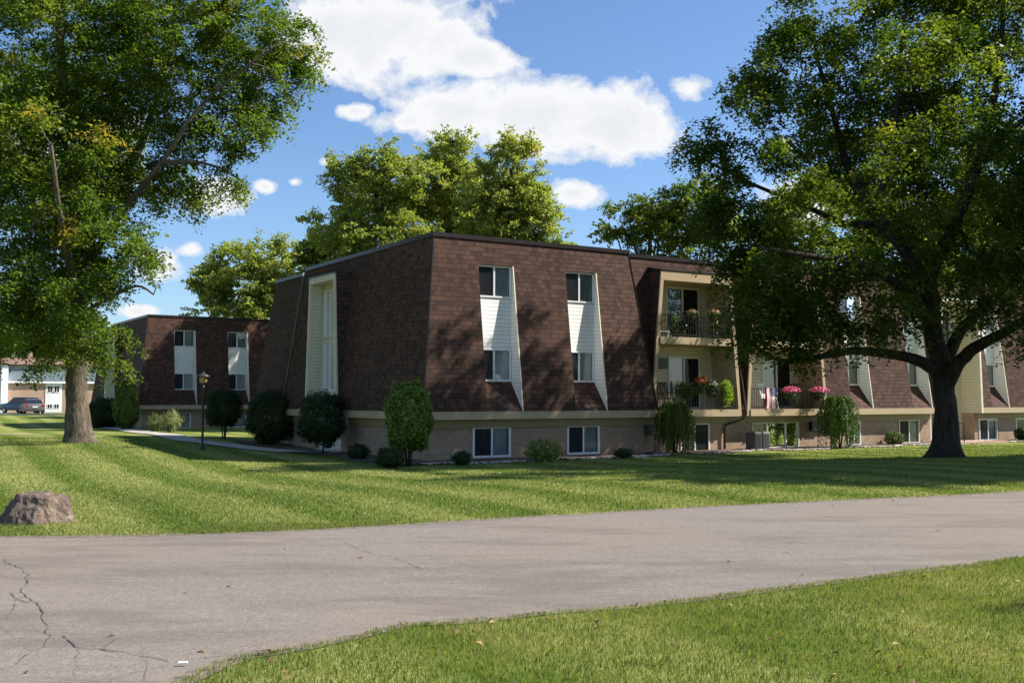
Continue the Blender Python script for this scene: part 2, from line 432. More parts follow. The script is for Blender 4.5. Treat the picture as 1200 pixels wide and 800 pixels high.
# ------------------------------------------------------------------ world
def world():
    w = bpy.data.worlds.new('World'); scene.world = w; w.use_nodes = True; nt = w.node_tree; nt.nodes.clear(); g = G(nt)
    sky = g.n('ShaderNodeTexSky', sky_type='NISHITA', sun_disc=False, sun_elevation=SUN_EL, sun_rotation=SUN_ROT, altitude=250, air_density=1.0, dust_density=.6, ozone_density=2.2)
    tc = g.n('ShaderNodeTexCoord').outputs['Generated']
    s = g.n('ShaderNodeSeparateXYZ', {0: tc}); X, Y, Z = s.outputs
    yy = g.math('MAXIMUM', Y, .12)
    a = g.math('DIVIDE', X, yy); e = g.math('DIVIDE', Z, yy)
    ae = g.n('ShaderNodeCombineXYZ', {0: a, 1: e, 2: 0.0}).outputs[0]
    n1 = g.noise(ae, 12., 10, .62, .4); n2 = g.noise(ae, 40., 6, .65)
    nn = g.math('ADD', g.math('MULTIPLY', g.math('SUBTRACT', n1, .5), 1.9), g.math('MULTIPLY', g.math('SUBTRACT', n2, .5), .8))
    cl = [(455, 35, 125, 66, 1), (385, 40, 65, 60, 1), (555, 68, 60, 26, .9), (640, 135, 150, 50, 1), (700, 150, 95, 42, 1), (540, 130, 80, 40, 1), (480, 143, 40, 16, .7), (672, 226, 34, 19, 1),
          (812, 104, 30, 20, .85), (185, 312, 34, 22, .9), (255, 232, 46, 26, .8), (222, 292, 20, 12, .7), (385, 190, 14, 7, .6), (165, 365, 24, 9, .8), (310, 218, 16, 9, .7), (415, 130, 20, 9, .6), (345, 213, 9, 5, .5), (560, 205, 40, 16, .6), (1000, 230, 90, 30, .7), (60, 180, 110, 50, .8), (1120, 60, 70, 22, .6)]
    mask = None
    for (px, py, rx, ry, wt) in cl:
        d = ray(px, py); ca, ce = d.x/d.y, d.z/d.y; rx, ry = rx/F*1.12, ry/F*1.12
        u = g.math('DIVIDE', g.math('SUBTRACT', a, ca), rx); v = g.math('DIVIDE', g.math('SUBTRACT', e, ce), ry)
        r = g.math('SQRT', g.math('ADD', g.math('MULTIPLY', u, u), g.math('MULTIPLY', v, v)))
        f = g.math('MULTIPLY', g.math('SUBTRACT', 1.0, r), wt)
        mask = f if mask is None else g.math('SMOOTH_MAX', mask, f, .05)
    mask = g.math('ADD', mask, g.math('MULTIPLY', nn, .9))
    mf = g.ramp(mask, [(.02, .0), (.12, .45), (.34, 1.)])
    mf = g.math('MULTIPLY', mf, g.math('GREATER_THAN', Y, .125))
    # scattered clouds everywhere else
    zc = g.math('MAXIMUM', Z, .06)
    pl = g.n('ShaderNodeCombineXYZ', {0: g.math('DIVIDE', X, zc), 1: g.math('DIVIDE', Y, zc), 2: 0.0}).outputs[0]
    n3 = g.ramp(g.noise(pl, .8, 8, .58), [(.56, .0), (.68, 1.)])
    n3 = g.math('MULTIPLY', n3, g.math('LESS_THAN', Y, .35))
    mf = g.math('MAXIMUM', mf, n3)
    d2 = g.noise(ae, 11., 8, .62)
    body = g.ramp(g.math('ADD', g.math('MULTIPLY', mask, .55), g.math('MULTIPLY', d2, .5)), [(.25, (.80, .85, .93)), (.5, (.97, .98, 1.0)), (.72, (.86, .88, .93))])
    skyc = g.mix(1.0, sky.outputs[0], (.86, 1.0, 1.17), 'MULTIPLY')
    b1 = g.n('ShaderNodeBackground', {'Color': skyc, 'Strength': SKY_STR})
    b2 = g.n('ShaderNodeBackground', {'Color': body, 'Strength': CLOUD_STR})
    mx = g.n('ShaderNodeMixShader', {0: mf, 1: b1.outputs[0], 2: b2.outputs[0]})
    g.n('ShaderNodeOutputWorld', {0: mx.outputs[0]})
SUN_AZ = R(7); SUN_EL = R(44)
SUN_ROT = math.pi/2-SUN_AZ; SKY_STR = .080; CLOUD_STR = .54
world()
S = Vector((math.cos(SUN_AZ)*math.cos(SUN_EL), math.sin(SUN_AZ)*math.cos(SUN_EL), math.sin(SUN_EL)))
sd = bpy.data.lights.new('sun', 'SUN'); sd.energy = 5.0; sd.angle = R(.53); sd.color = (1, .95, .87)
so = bpy.data.objects.new('sun', sd); col.objects.link(so); so.rotation_euler = S.to_track_quat('Z', 'Y').to_euler(); so.location = S*50
scene.view_settings.view_transform = 'Standard'; scene.view_settings.look = 'None'; scene.view_settings.exposure = .86; scene.view_settings.gamma = 1

# ------------------------------------------------------------------ ground, road, paths
def axis(fine0, fine1, step, lim0, lim1):
    a = list(np.arange(fine0, fine1+.01, step)); s = step; x = fine1
    while x < lim1: s *= 1.35; x += s; a.append(x)
    s = step; x = fine0; pre = []
    while x > lim0: s *= 1.35; x -= s; pre.append(x)
    return np.array(pre[::-1]+a)
xs = axis(-45, 50, 1., -2500, 2500); ys = axis(-6, 75, 1., -1500, 3500)
gx, gy = np.meshgrid(xs, ys); gz = tz(gx, gy)
m = MB(); m.v = list(zip(gx.ravel().tolist(), gy.ravel().tolist(), gz.ravel().tolist())); nx = len(xs)
m.f = [(j*nx+i, j*nx+i+1, (j+1)*nx+i+1, (j+1)*nx+i) for j in range(len(ys)-1) for i in range(nx-1)]
tag(m.build('ground', M_LAWN, uv=False, smooth=True), kind='structure')

def jitter_line(pts, step=.25, amp=.04, seed=3):
    out = []
    for a, b in zip(pts[:-1], pts[1:]):
        a = Vector(a).to_2d(); b = Vector(b).to_2d(); L = (b-a).length; n = max(1, min(200, int(L/step)))
        nrm = Vector((-(b-a).y, (b-a).x)).normalized()
        for i in range(n):
            p = a+(b-a)*(i/n); h = mnoise.noise(Vector((p.x*1.7, p.y*1.7, seed)))+.5*mnoise.noise(Vector((p.x*6, p.y*6, seed)))
            out.append(p+nrm*h*amp*1.6)
    out.append(Vector(pts[-1]).to_2d()); return out
def smooth_pts(P, k=4):
    P = [Vector(p).to_2d() for p in P]; out = []; m = len(P)-1
    for i in range(m):
        p0, p1, p2, p3 = P[max(i-1, 0)], P[i], P[i+1], P[min(i+2, m)]
        for j in range(k):
            t = j/k; out.append(.5*((2*p1)+(p2-p0)*t+(2*p0-5*p1+4*p2-p3)*t*t+(3*p1-p0-3*p2+p3)*t**3))
    out.append(P[-1]); return out
far_in = [gp(x, y) for x, y in ((0, 629), (100, 628.5), (200, 627), (300, 624), (400, 619), (600, 607), (800, 595), (1000, 585.5), (1200, 577))]
e = far_in[-1]
far = [Vector((-90, 26)), Vector((-50, 16.5)), Vector((-25, 12.6))]+[p.to_2d() for p in far_in]+[(e.to_2d()+U.to_2d()*8), (e.to_2d()+U.to_2d()*90)]
near_in = [gp(x, y) for x, y in ((1200, 654), (1100, 665), (1000, 678), (900, 691), (800, 703), (700, 714), (600, 723), (520, 729), (450, 736), (400, 751), (330, 764), (270, 772), (235, 784), (214, 799))]
e2 = near_in[0]
near = [e2.to_2d()+U.to_2d()*90, e2.to_2d()+U.to_2d()*8]+[p.to_2d() for p in near_in]+[Vector((-2.3, 5.3)), Vector((-3.6, 3.6)), Vector((-6, 0)), Vector((-9, -20))]
def chaikin(P, k=2):
    for _ in range(k):
        Q = [P[0]]
        for a, b in zip(P[:-1], P[1:]): Q += [a*.75+b*.25, a*.25+b*.75]
        P = Q+[P[-1]]
    return P
farj = jitter_line(chaikin(far), .22, .035, 3); nearj = jitter_line(chaikin(near), .16, .035, 5)
poly = farj+nearj+[Vector((-90, -20))]
def flat_poly(name, poly, z, mat):
    bm = bmesh.new(); vs = [bm.verts.new((p.x, p.y, z)) for p in poly]
    es = [bm.edges.new((vs[i], vs[(i+1) % len(vs)])) for i in range(len(vs))]
    bmesh.ops.triangle_fill(bm, edges=es, use_beauty=True)
    me = bpy.data.meshes.new(name); bmesh.ops.recalc_face_normals(bm, faces=bm.faces); bm.to_mesh(me); bm.free(); me.materials.append(mat)
    return tag(link(bpy.data.objects.new(name, me)), kind='structure')
flat_poly('road', poly, .404, M_ASPH)
M_CRACK = plain('crack_fill', (.085, .076, .067), .95, .3, 20)
M_EDGE = plain('dusty_edge', (.19, .15, .11), .95, .35, 12, bump=.5)
# sandy margin between asphalt and grass
def ribbon(name, pts, w, zoff, mat, jit=0.0, follow=True, zfix=None, seed=0):
    m = MB(); n = len(pts); rr = random.Random(seed); L = []; Rr = []
    for i, p in enumerate(pts):
        d = (pts[min(i+1, n-1)]-pts[max(i-1, 0)]); d = Vector((d.x, d.y)).normalized(); nn = Vector((-d.y, d.x))
        ww = w[i] if hasattr(w, '__len__') else w
        a = Vector((p.x, p.y))+nn*(ww/2*(1+rr.uniform(-jit, jit))); b = Vector((p.x, p.y))-nn*(ww/2*(1+rr.uniform(-jit, jit)))
        for q, lst in ((a, L), (b, Rr)): lst.append((q.x, q.y, (zfix if zfix is not None else float(tz(q.x, q.y))+zoff)))
    m.v = L+Rr; m.f = [(i, i+1, n+i+1, n+i) for i in range(n-1)]
    return m.build(name, mat, uv=False)
tag(ribbon('road_margin', farj[::3], .16, .0, M_EDGE, .6, zfix=.407), kind='structure')
tag(ribbon('road_margin', nearj[::4], .15, .0, M_EDGE, .7, zfix=.407, seed=2), kind='structure')
cm = MB()
def crack(pxs, w0=.016, seed=0, zz=.410):
    rr = random.Random(seed); P = smooth_pts([gp(*p) for p in pxs], 3); P = jitter_line(P, .06, .05, seed+9); n = len(P); k = len(cm.v)
    for i, p in enumerate(P):
        d = (P[min(i+1, n-1)]-P[max(i-1, 0)]).normalized(); nn = Vector((-d.y, d.x)); ww = w0*.42*rr.uniform(.1, 1.3)*(1.6 if rr.random() < .08 else 1)*(1 if i < n-1 else .1)
        for sg in (1, -1): q = p+nn*ww/2*sg; cm.v.append((q.x, q.y, zz+seed*.0002))
    for i in range(n-1): cm.f.append((k+2*i, k+2*i+2, k+2*i+3, k+2*i+1))
crack([(0, 655), (25, 668), (33, 684), (30, 697), (50, 718), (56, 745), (52, 760)], .022, 1)
crack([(73, 746), (90, 758), (130, 762), (165, 770), (200, 777)], .028, 2)
crack([(33, 684), (45, 680), (58, 684)], .010, 10); crack([(30, 697), (15, 712), (20, 730)], .012, 11); crack([(50, 718), (62, 722), (70, 718)], .01, 12)
crack([(0, 740), (20, 748), (40, 746), (54, 752)], .012, 13); crack([(90, 758), (98, 775), (92, 795)], .009, 14); crack([(130, 762), (140, 750), (150, 747)], .007, 15)
crack([(480, 662), (500, 655), (530, 653)], .007, 16); crack([(0, 672), (14, 676), (33, 684)], .01, 17); crack([(165, 770), (172, 780), (168, 799)], .009, 18)
crack([(0, 690), (18, 700), (36, 706), (55, 706)], .016, 3)
crack([(200, 777), (240, 770), (285, 765)], .014, 4)
crack([(400, 637), (430, 645), (480, 662), (540, 678)], .016, 5)
crack([(352, 632), (380, 641)], .014, 6)
crack([(860, 625), (960, 633), (1060, 640), (1130, 652)], .010, 7)
crack([(52, 760), (20, 775), (0, 790)], .016, 8)
crack([(130, 798), (160, 788), (200, 777)], .012, 9)
tag(cm.build('road_cracks', M_CRACK, uv=False), kind='structure')
# paths
pp = [gp(x, y) for x, y in ((96, 499.5), (130, 501.5), (170, 507), (210, 513.5), (250, 519.5), (300, 526), (345, 530))]
pv = smooth_pts([p for p in pp], 6)
tag(ribbon('path', pv, 1.35, .035, M_CONC), kind='structure')
p2 = [Vector((-22-i*2.2, 49.5+i*.05)) for i in range(20)]
tag(ribbon('path', p2, 1.2, .03, M_CONC), kind='structure')
fr = MB(); nxx = 30
for i in range(nxx+1):
    x = -140+i*125/nxx
    for y in (100., 113.): fr.v.append((x, y, float(tz(x, y))+.05))
fr.f = [(2*i, 2*i+2, 2*i+3, 2*i+1) for i in range(nxx)]
tag(fr.build('parking_road', M_ASPH, uv=False), kind='structure')
fr = MB()
for i in range(nxx+1):
    x = -140+i*125/nxx
    fr.v += [(x, 99.85, .40), (x, 99.85, .62), (x, 100.0, .62), (x, 100.0, .40)]
fr.f = [(4*i+a, 4*i+4+a, 4*i+5+a, 4*i+1+a) for i in range(nxx) for a in range(3)]
tag(fr.build('kerb', M_CONC, uv=False), kind='structure')

# ------------------------------------------------------------------ grass blades
def inpoly(px, py, P):
    P = np.array([(p[0], p[1]) for p in P]); ins = np.zeros(len(px), bool); j = len(P)-1
    for i in range(len(P)):
        c = ((P[i, 1] > py) != (P[j, 1] > py)) & (px < (P[j, 0]-P[i, 0])*(py-P[i, 1])/(P[j, 1]-P[i, 1]+1e-12)+P[i, 0])
        ins ^= c; j = i
    return ins
def blades(name, x, y, h, w, mat, label, lean=.45):
    n = len(x); z = tz(x, y); az = rng.uniform(0, 2*np.pi, n); h = h*rng.uniform(.5, 1.25, n)
    la = rng.uniform(0, 2*np.pi, n); ln = h*rng.uniform(.05, lean*2, n)
    wx, wy = np.cos(az)*w/2, np.sin(az)*w/2
    tx, ty = x+np.cos(la)*ln, y+np.sin(la)*ln; mx_, my_ = x+np.cos(la)*ln*.35, y+np.sin(la)*ln*.35
    v = np.stack([np.stack([x-wx, y-wy, z-.01], 1), np.stack([x+wx, y+wy, z-.01], 1), np.stack([mx_+wx*.8, my_+wy*.8, z+h*.6], 1), np.stack([tx, ty, z+h], 1), np.stack([mx_-wx*.8, my_-wy*.8, z+h*.6], 1)], 1).reshape(-1, 3)
    me = bpy.data.meshes.new(name); me.vertices.add(n*5); me.vertices.foreach_set('co', v.astype(np.float32).ravel())
    me.loops.add(n*5); me.loops.foreach_set('vertex_index', np.arange(n*5, dtype=np.int32)); me.polygons.add(n)
    me.polygons.foreach_set('loop_start', np.arange(0, n*5, 5, dtype=np.int32)); me.polygons.foreach_set('loop_total', np.full(n, 5, dtype=np.int32))
    a = me.attributes.new('tint', 'FLOAT', 'POINT'); a.data.foreach_set('value', np.repeat(rng.uniform(0, 1, n), 5).astype(np.float32))
    me.materials.append(mat); me.update(calc_edges=True)
    return tag(link(bpy.data.objects.new(name, me)), label, 'grass', kind='stuff')
roadpoly = [(p.x, p.y) for p in poly]
# verge in front of the road
n = 480000; x = rng.uniform(-4, 9, n); y = 4.8+rng.uniform(0, 1, n)**.9*10; k = (~inpoly(x, y, roadpoly)) & (np.abs(x) < y*.56+.6) & (y < 14)
blades('grass', x[k], y[k], .036, rng.uniform(.003, .0065, k.sum()), M_BLADE2, 'green and straw mown grass on the verge nearest the viewer')
# lawn beyond the road
n = 520000; y = 11.5+(rng.uniform(0, 1, n)**1.9)*34; x = rng.uniform(-1, 1, n)*(y*.53+2)
k = (~inpoly(x, y, roadpoly))
q = (x-(T.x+N.x*.75))*N.x+(y-(T.y+N.y*.75))*N.y; tt = (x-T.x)*U.x+(y-T.y)*U.y
k &= ~((q < 1.6) & (tt > -2.2))
k &= (q > -3) | (x < -13) | (tt < -4)
dpath = np.min([np.hypot(x-p.x, y-p.y) for p in pv[::2]], axis=0); k &= dpath > .75
blades('grass', x[k], y[k], .036, rng.uniform(.4, 1, k.sum())*(.0008*y[k]), M_BLADE, 'striped mown lawn between the road and the brown apartment building', .6)

# a few fallen leaves on the grass and road
nf_ = 420; fy = 5.5+rng.uniform(0, 1, nf_)**1.5*24; fx = rng.uniform(-1, 1, nf_)*(fy*.5+1); fz = tz(fx, fy)+np.where(inpoly(fx, fy, roadpoly), .012, .035)
kk = ~inpoly(fx, fy, roadpoly) | (rng.uniform(size=nf_) < .18)
M_DEAD = leaf_mat('dead_leaves', (.10, .055, .025), (.30, .20, .09), (.45, .33, .16), .1)
tag(leaf_mesh('fallen_leaves', M_DEAD, np.stack([fx, fy, fz], 1)[kk], unit(np.array([0, 0, 1.])+rng.normal(size=(kk.sum(), 3))*.25), rng.uniform(.03, .07, kk.sum()), rng.uniform(0, 1, kk.sum())), 'small brown fallen leaves scattered over the grass and the road', 'fallen leaves', kind='stuff')

# ------------------------------------------------------------------ building kit
def frontf(x, y, z): return (x, y, z)
def leftf(a, b, z): return (b, a, z)
def dz(z): return -(ZR-z)/(ZR-ZF)*D

def curtain_mb(xf, a0, a1, b, z0, z1, amp=.02, per=.13):
    m = MB(xf); n = max(4, int((a1-a0)/per*4))
    for i in range(n+1):
        a = a0+(a1-a0)*i/n; bb = b+amp*math.sin(i*math.pi/2+.6*math.sin(i*.37))
        m.v += [tuple(xf(a, bb, z0)), tuple(xf(a, bb, z1))]
    m.f = [(2*i, 2*i+2, 2*i+3, 2*i+1) for i in range(n)]
    return m
def window(par, xf, a0, a1, z0, z1, b, style='half', name='window', fw=.05, fmat=None, splits=(.5,)):
    fmat = fmat or M_WHITE
    m = MB(xf); w = a1-a0
    m.box(a0, a1, b-.035, b+.05, z0, z0+fw); m.box(a0, a1, b-.035, b+.05, z1-fw, z1)
    m.box(a0, a0+fw, b-.035, b+.05, z0+fw, z1-fw); m.box(a1-fw, a1, b-.035, b+.05, z0+fw, z1-fw)
    for s_ in splits: c = a0+w*s_; m.box(c-.03, c+.03, b-.025, b+.045, z0+fw, z1-fw)
    W = m.build(name, fmat, par)
    MB(xf).poly([(a0+fw, b+.02, z0+fw), (a1-fw, b+.02, z0+fw), (a1-fw, b+.02, z1-fw), (a0+fw, b+.02, z1-fw)]).build('pane', M_GLASS, W)
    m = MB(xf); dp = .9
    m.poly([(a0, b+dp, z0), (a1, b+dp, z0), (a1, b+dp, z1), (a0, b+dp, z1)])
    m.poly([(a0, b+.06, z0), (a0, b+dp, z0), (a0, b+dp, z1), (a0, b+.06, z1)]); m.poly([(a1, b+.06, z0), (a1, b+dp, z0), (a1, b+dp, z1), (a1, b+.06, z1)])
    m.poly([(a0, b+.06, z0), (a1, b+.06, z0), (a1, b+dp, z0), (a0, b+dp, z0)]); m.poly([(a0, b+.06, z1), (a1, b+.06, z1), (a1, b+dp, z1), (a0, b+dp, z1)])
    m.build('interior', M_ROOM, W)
    c = a0+w*splits[0]
    if style in ('half', 'full'):
        curtain_mb(xf, c, a1-fw, b+.1, z0+fw, z1-fw, .012).build('curtain', M_CURT, W, smooth=True)
        MB(xf).poly([(a0+fw, b+.005, z0+fw), (c-.03, b+.005, z0+fw), (c-.03, b+.005, z1-fw), (a0+fw, b+.005, z1-fw)]).build('screen', M_SCREEN, W)
        if style == 'full': curtain_mb(xf, a0+fw, c, b+.1, z0+fw, z1-fw, .012).build('curtain', M_CURT, W, smooth=True)
        else: curtain_mb(xf, a0+fw, c, b+.1, z0+fw, z1-fw, .02).build('curtain', M_CURT2, W, smooth=True)
    elif style == 'blind':
        m = MB(xf)
        for i in range(int((a1-a0-2*fw)/.1)): m.box(a0+fw+i*.1, a0+fw+i*.1+.085, b+.1+(i % 2)*.008, b+.104+(i % 2)*.008, z0+fw+.02, z1-fw)
        m.build('blind', M_CURT, W)
    elif style == 'door':                                     # patio door: left leaf with blinds, right dark
        curtain_mb(xf, a0+fw, c, b+.1, z0+fw, z1-fw, .02).build('curtain', M_CURT, W, smooth=True)
        MB(xf).poly([(c+.03, b+.005, z0+fw), (a1-fw, b+.005, z0+fw), (a1-fw, b+.005, z1-fw), (c+.03, b+.005, z1-fw)]).build('screen', M_SCREEN, W)
    return W
def wall(xf, a0, a1, z0, z1, b, holes, thick=.1):
    m = MB(xf); A = sorted({a0, a1, *[h[0] for h in holes], *[h[1] for h in holes]}); Z = sorted({z0, z1, *[h[2] for h in holes], *[h[3] for h in holes]})
    A = [a for a in A if a0 <= a <= a1]; Z = [z for z in Z if z0 <= z <= z1]
    for i in range(len(A)-1):
        for j in range(len(Z)-1):
            ca, cz = (A[i]+A[i+1])/2, (Z[j]+Z[j+1])/2
            if any(h[0] < ca < h[1] and h[2] < cz < h[3] for h in holes): continue
            m.poly([(A[i], b, Z[j]), (A[i+1], b, Z[j]), (A[i+1], b, Z[j+1]), (A[i], b, Z[j+1])])
    return m
ZLO = ZF+.02
def slope_face(xf, btop, a0t, a1t, a0b, a1b, ops):
    """tiles the mansard slope leaving the openings out; op = (aLb,aRb,aLt,aRt,zhi)"""
    m = MB(xf); P = lambda a, z: (a, btop+dz(z), z)
    L = (a0b, a0t, ZR); prevR = None
    ops = sorted(ops)
    edges = [('s', a0b, a0t)]
    def poly(lb, lt, lz, rb, rt, rz):
        pts = [(lb, ZLO), (rb, ZLO), (rt, rz)]
        if rz < ZR: pts.append((rt, ZR))
        pts.append((lt, ZR))
        if lz < ZR: pts.append((lt, lz))
        m.poly([P(a, z) for a, z in pts])
    lb, lt, lz = a0b, a0t, ZR
    for (aLb, aRb, aLt, aRt, zh) in ops:
        poly(lb, lt, lz, aLb, aLt, zh)
        m.poly([P(aLt, zh), P(aRt, zh), P(aRt, ZR), P(aLt, ZR)])
        lb, lt, lz = aRb, aRt, zh
    poly(lb, lt, lz, a1b, a1t, ZR)
    return m
def panel(par, xf, a0, a1, btop, z_top=6.53, styles=('half', 'half')):
    """recessed vertical siding panel with an upper and a lower window"""
    zt = z_top; zb = 2.62; b = btop+.0
    w1 = (a0+.01, a1-.01, 5.45, zt-.01); w2 = (a0+.01, a1-.01, zb+.02, 3.72)
    wall(xf, a0, a1, zb, zt, b, [w1, w2]).build('siding_panel', M_WSID, par)
    m = MB(xf); e = .004
    for a in (a0, a1):
        m.poly([(a, b+dz(zt), zt), (a, b, zt), (a, b, zb), (a, btop+dz(ZLO), ZLO)])
    m.build('recess_cheek', M_WSID, par)
    MB(xf).poly([(a0, b+dz(zt), zt), (a1, b+dz(zt), zt), (a1, b, zt), (a0, b, zt)]).build('lintel', M_METAL, par)
    MB(xf).poly([(a0, b, zb), (a1, b, zb), (a1, btop+dz(ZLO), ZLO), (a0, btop+dz(ZLO), ZLO)]).build('shingled_sill', M_SHING, par)
    m = MB(xf)                                                 # white corner board along the right cheek's outer edge
    t = .05
    m.hexa([(a1-.012, btop+dz(ZLO)-.012, ZLO), (a1+.03, btop+dz(ZLO)-.012, ZLO), (a1+.03, btop+dz(ZLO)+.03, ZLO), (a1-.012, btop+dz(ZLO)+.03, ZLO),
            (a1-.012, btop+dz(zt)-.012, zt), (a1+.03, btop+dz(zt)-.012, zt), (a1+.03, btop+dz(zt)+.03, zt), (a1-.012, btop+dz(zt)+.03, zt)])
    m.build('corner_board', M_CREAM, par)
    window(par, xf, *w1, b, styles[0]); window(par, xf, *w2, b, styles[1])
    return (a0, a1, a0, a1, zt)
def fascia(par, xf, a0, a1, btop):
    bb = btop-D
    MB(xf).box(a0, a1, bb-.045, bb+.30, ZF-.24, ZF+.015).build('fascia', M_BEIGE, par)
    MB(xf).box(a0+.3, a1-.3, bb+.26, bb+.36, ZF-.52, ZF-.243).build('frieze', M_OLIVE, par)
def bay(par, xf, a0b, a1b, a0t, a1t, btop, kind='balcony', door3=None, door2=None, z1=6.83, ac=None, depth=1.35):
    """projecting frame with raked sides around stacked balconies"""
    bf = btop-D-.06; z0 = ZF-.24; bk = bf+depth
    def aL(z): return a0b+(a0t-a0b)*(z-z0)/(z1-z0)
    def aR(z): return a1b+(a1t-a1b)*(z-z0)/(z1-z0)
    fw = .15
    m = MB(xf)
    for fn, s in ((aL, 1), (aR, -1)):
        v = []
        for z in (z0, z1-.36):
            a = fn(z); p, q = (a, a+fw*s) if s > 0 else (a-fw, a)
            v += [(p, bf, z), (q, bf, z), (q, bk, z), (p, bk, z)]
        m.hexa(v)
    v = []
    for z in (z1-.357, z1): v += [(aL(z), bf-.003, z), (aR(z), bf-.003, z), (aR(z), bk, z), (aL(z), bk, z)]
    m.hexa(v)
    m.build('bay_frame', M_BEIGE, par)
    for fn, s in ((aL, -1), (aR, 1)):                          # shingled outer cheeks
        m = MB(xf); v = []
        for z in (z0+.26, z1-.01):
            a = fn(z); p, q = (a-.03, a-.002) if s < 0 else (a+.002, a+.03)
            v += [(p, bf+.07, z), (q, bf+.07, z), (q, btop+.05, z), (p, btop+.05, z)]
        m.hexa(v); m.build('bay_cheek', M_SHING, par)
    m = MB(xf); m.hexa([(aL(z1)-.03, bf-.03, z1+.003), (aR(z1)+.03, bf-.03, z1+.003), (aR(z1)+.03, btop+.1, z1+.003), (aL(z1)-.03, btop+.1, z1+.003),
                        (aL(z1)-.03, bf-.03, z1+.04), (aR(z1)+.03, bf-.03, z1+.04), (aR(z1)+.03, btop+.1, z1+.22), (aL(z1)-.03, btop+.1, z1+.22)])
    m.build('bay_cap', M_METAL, par)
    if kind == 'balcony':
        h = []
        for zf, dr in ((4.36, door3), (ZF+.02, door2)):
            if dr: h.append((dr[0], dr[1], zf, zf+2.05))
        wall(xf, a0b+.02, a1b-.02, ZF-.2, z1-.2, bk-.02, h).build('siding_wall', M_CSID, par)
        for hh in h: window(par, xf, *hh, bk-.02, 'door', 'patio_door', .06)
        for zf in (4.36, ZF+.02):
            A0, A1 = aL(zf)+fw+.003, aR(zf)-fw-.003
            sl = MB(xf).box(A0, A1, bf-.04, bk-.03, zf-.27, zf).build('balcony', M_BEIGE, par)
            r = MB(xf); rb = bf+.02
            r.box(A0, A1, rb-.015, rb+.015, zf+.80, zf+.83); r.box(A0, A1, rb-.012, rb+.012, zf+.08, zf+.105)
            n = int((A1-A0)/.125)
            for i in range(n+1):
                a = A0+(A1-A0)*i/n; w = .018 if i % 7 == 0 else .008
                r.box(a-w, a+w, rb-w, rb+w, zf, zf+.80)
            r.build('railing', M_BLACK, sl)
        if ac:
            a, z = ac; x = MB(xf).box(a, a+.62, bk-.22, bk-.03, z, z+.40).build('air_conditioner', M_BLACK, par, bevel=.015)
    return (aL(ZLO), aR(ZLO), aL(z1), aR(z1), z1)
def entry_bay(par, xf, a0b, a1b, a0t, a1t, btop, z1=6.72, depth=.75, wo=0):
    bf = btop-D-.06; z0 = ZF-.24; bk = bf+depth+.35
    def aL(z): return a0b+(a0t-a0b)*(z-z0)/(z1-z0)
    def aR(z): return a1b+(a1t-a1b)*(z-z0)/(z1-z0)
    fw = .12; m = MB(xf)
    for fn, s in ((aL, 1), (aR, -1)):
        v = []
        for z in (z0, z1-.22):
            a = fn(z); p, q = (a, a+fw) if s > 0 else (a-fw, a)
            v += [(p, bf, z), (q, bf, z), (q, bf+.12, z), (p, bf+.12, z)]
        m.hexa(v)
    v = []
    for z in (z1-.217, z1): v += [(aL(z), bf-.003, z), (aR(z), bf-.003, z), (aR(z), bk, z), (aL(z), bk, z)]
    m.hexa(v); m.build('bay_frame', M_CREAM, par)
    m = MB(xf)
    for fn, s in ((aL, 1), (aR, -1)):
        v = []
        for z in (z0, z1-.22):
            a = fn(z); p, q = (a+.01, a+fw-.02) if s > 0 else (a-fw+.02, a-.01)
            v += [(p, bf+.122, z), (q, bf+.122, z), (q, bk, z), (p, bk, z)]
        m.hexa(v)
    m.build('bay_side', M_CSID, par)
    for fn, s in ((aL, -1), (aR, 1)):
        m = MB(xf); v = []
        for z in (z0+.26, z1-.01):
            a = fn(z); p, q = (a-.03, a-.002) if s < 0 else (a+.002, a+.03)
            v += [(p, bf+.07, z), (q, bf+.07, z), (q, btop+.05, z), (p, btop+.05, z)]
        m.hexa(v); m.build('bay_cheek', M_SHING, par)
    MB(xf).box(aL(z1)-.03, aR(z1)+.03, bf-.03, btop+.1, z1+.003, z1+.05).build('bay_cap', M_METAL, par)
    c = (a0b+a1b)/2+wo; w = (a1b-a0b)*(.26 if not wo else .17)
    h = [(c-w, c+w, 4.45, 6.3), (c-w, c+w, 2.35, 4.3), (c-w*.9, c+w*.9, .1, 2.15)]
    lo, hi = a0b+.05, a1b-.05
    def wxf(a, b, z):
        zz = max(z, z0)
        return xf(aL(zz)+.02 if a <= lo+1e-6 else (aR(zz)-.02 if a >= hi-1e-6 else a), b, z)
    wall(wxf, lo, hi, .0, z1-.1, bk-.02, h).build('siding_wall', M_CSID, par)
    window(par, xf, *h[0], bk-.02, 'blind', 'stair_window', .07); window(par, xf, *h[1], bk-.02, 'blind', 'stair_window', .07)
    d = window(par, xf, *h[2], bk-.02, 'none', 'entry_door', .09)
    for a in (a0b-.06, a1b-.08): MB(xf).box(a, a+.14, btop-D+BR+.006, bk, -.4, z0-.003).build('brick_return', M_BRICK, par)
    MB(xf).box(a0b+.1, a1b-.1, bf+.1, bk-.04, -.1, .1).build('doorstep', M_CONC, par)
    return (aL(ZLO), aR(ZLO), aL(z1), aR(z1), z1)
def top_trim(par, x0, x1, y0, y1, zr=ZR):
    m = MB(); t = .05; h0, h1 = zr-.07, zr+.07
    m.box(x0-t, x1+t, y0-t, y0+.12, h0, h1); m.box(x0-t, x1+t, y1-.12, y1+t, h0, h1)
    m.box(x0-t, x0+.12, y0+.123, y1-.123, h0, h1); m.box(x1-.12, x1+t, y0+.123, y1-.123, h0, h1)
    m.build('roof_edge', M_METAL, par)
    MB().poly([(x0, y0, zr-.02), (x1, y0, zr-.02), (x1, y1, zr-.02), (x0, y1, zr-.02)]).build('flat_roof', M_GRAV, par)
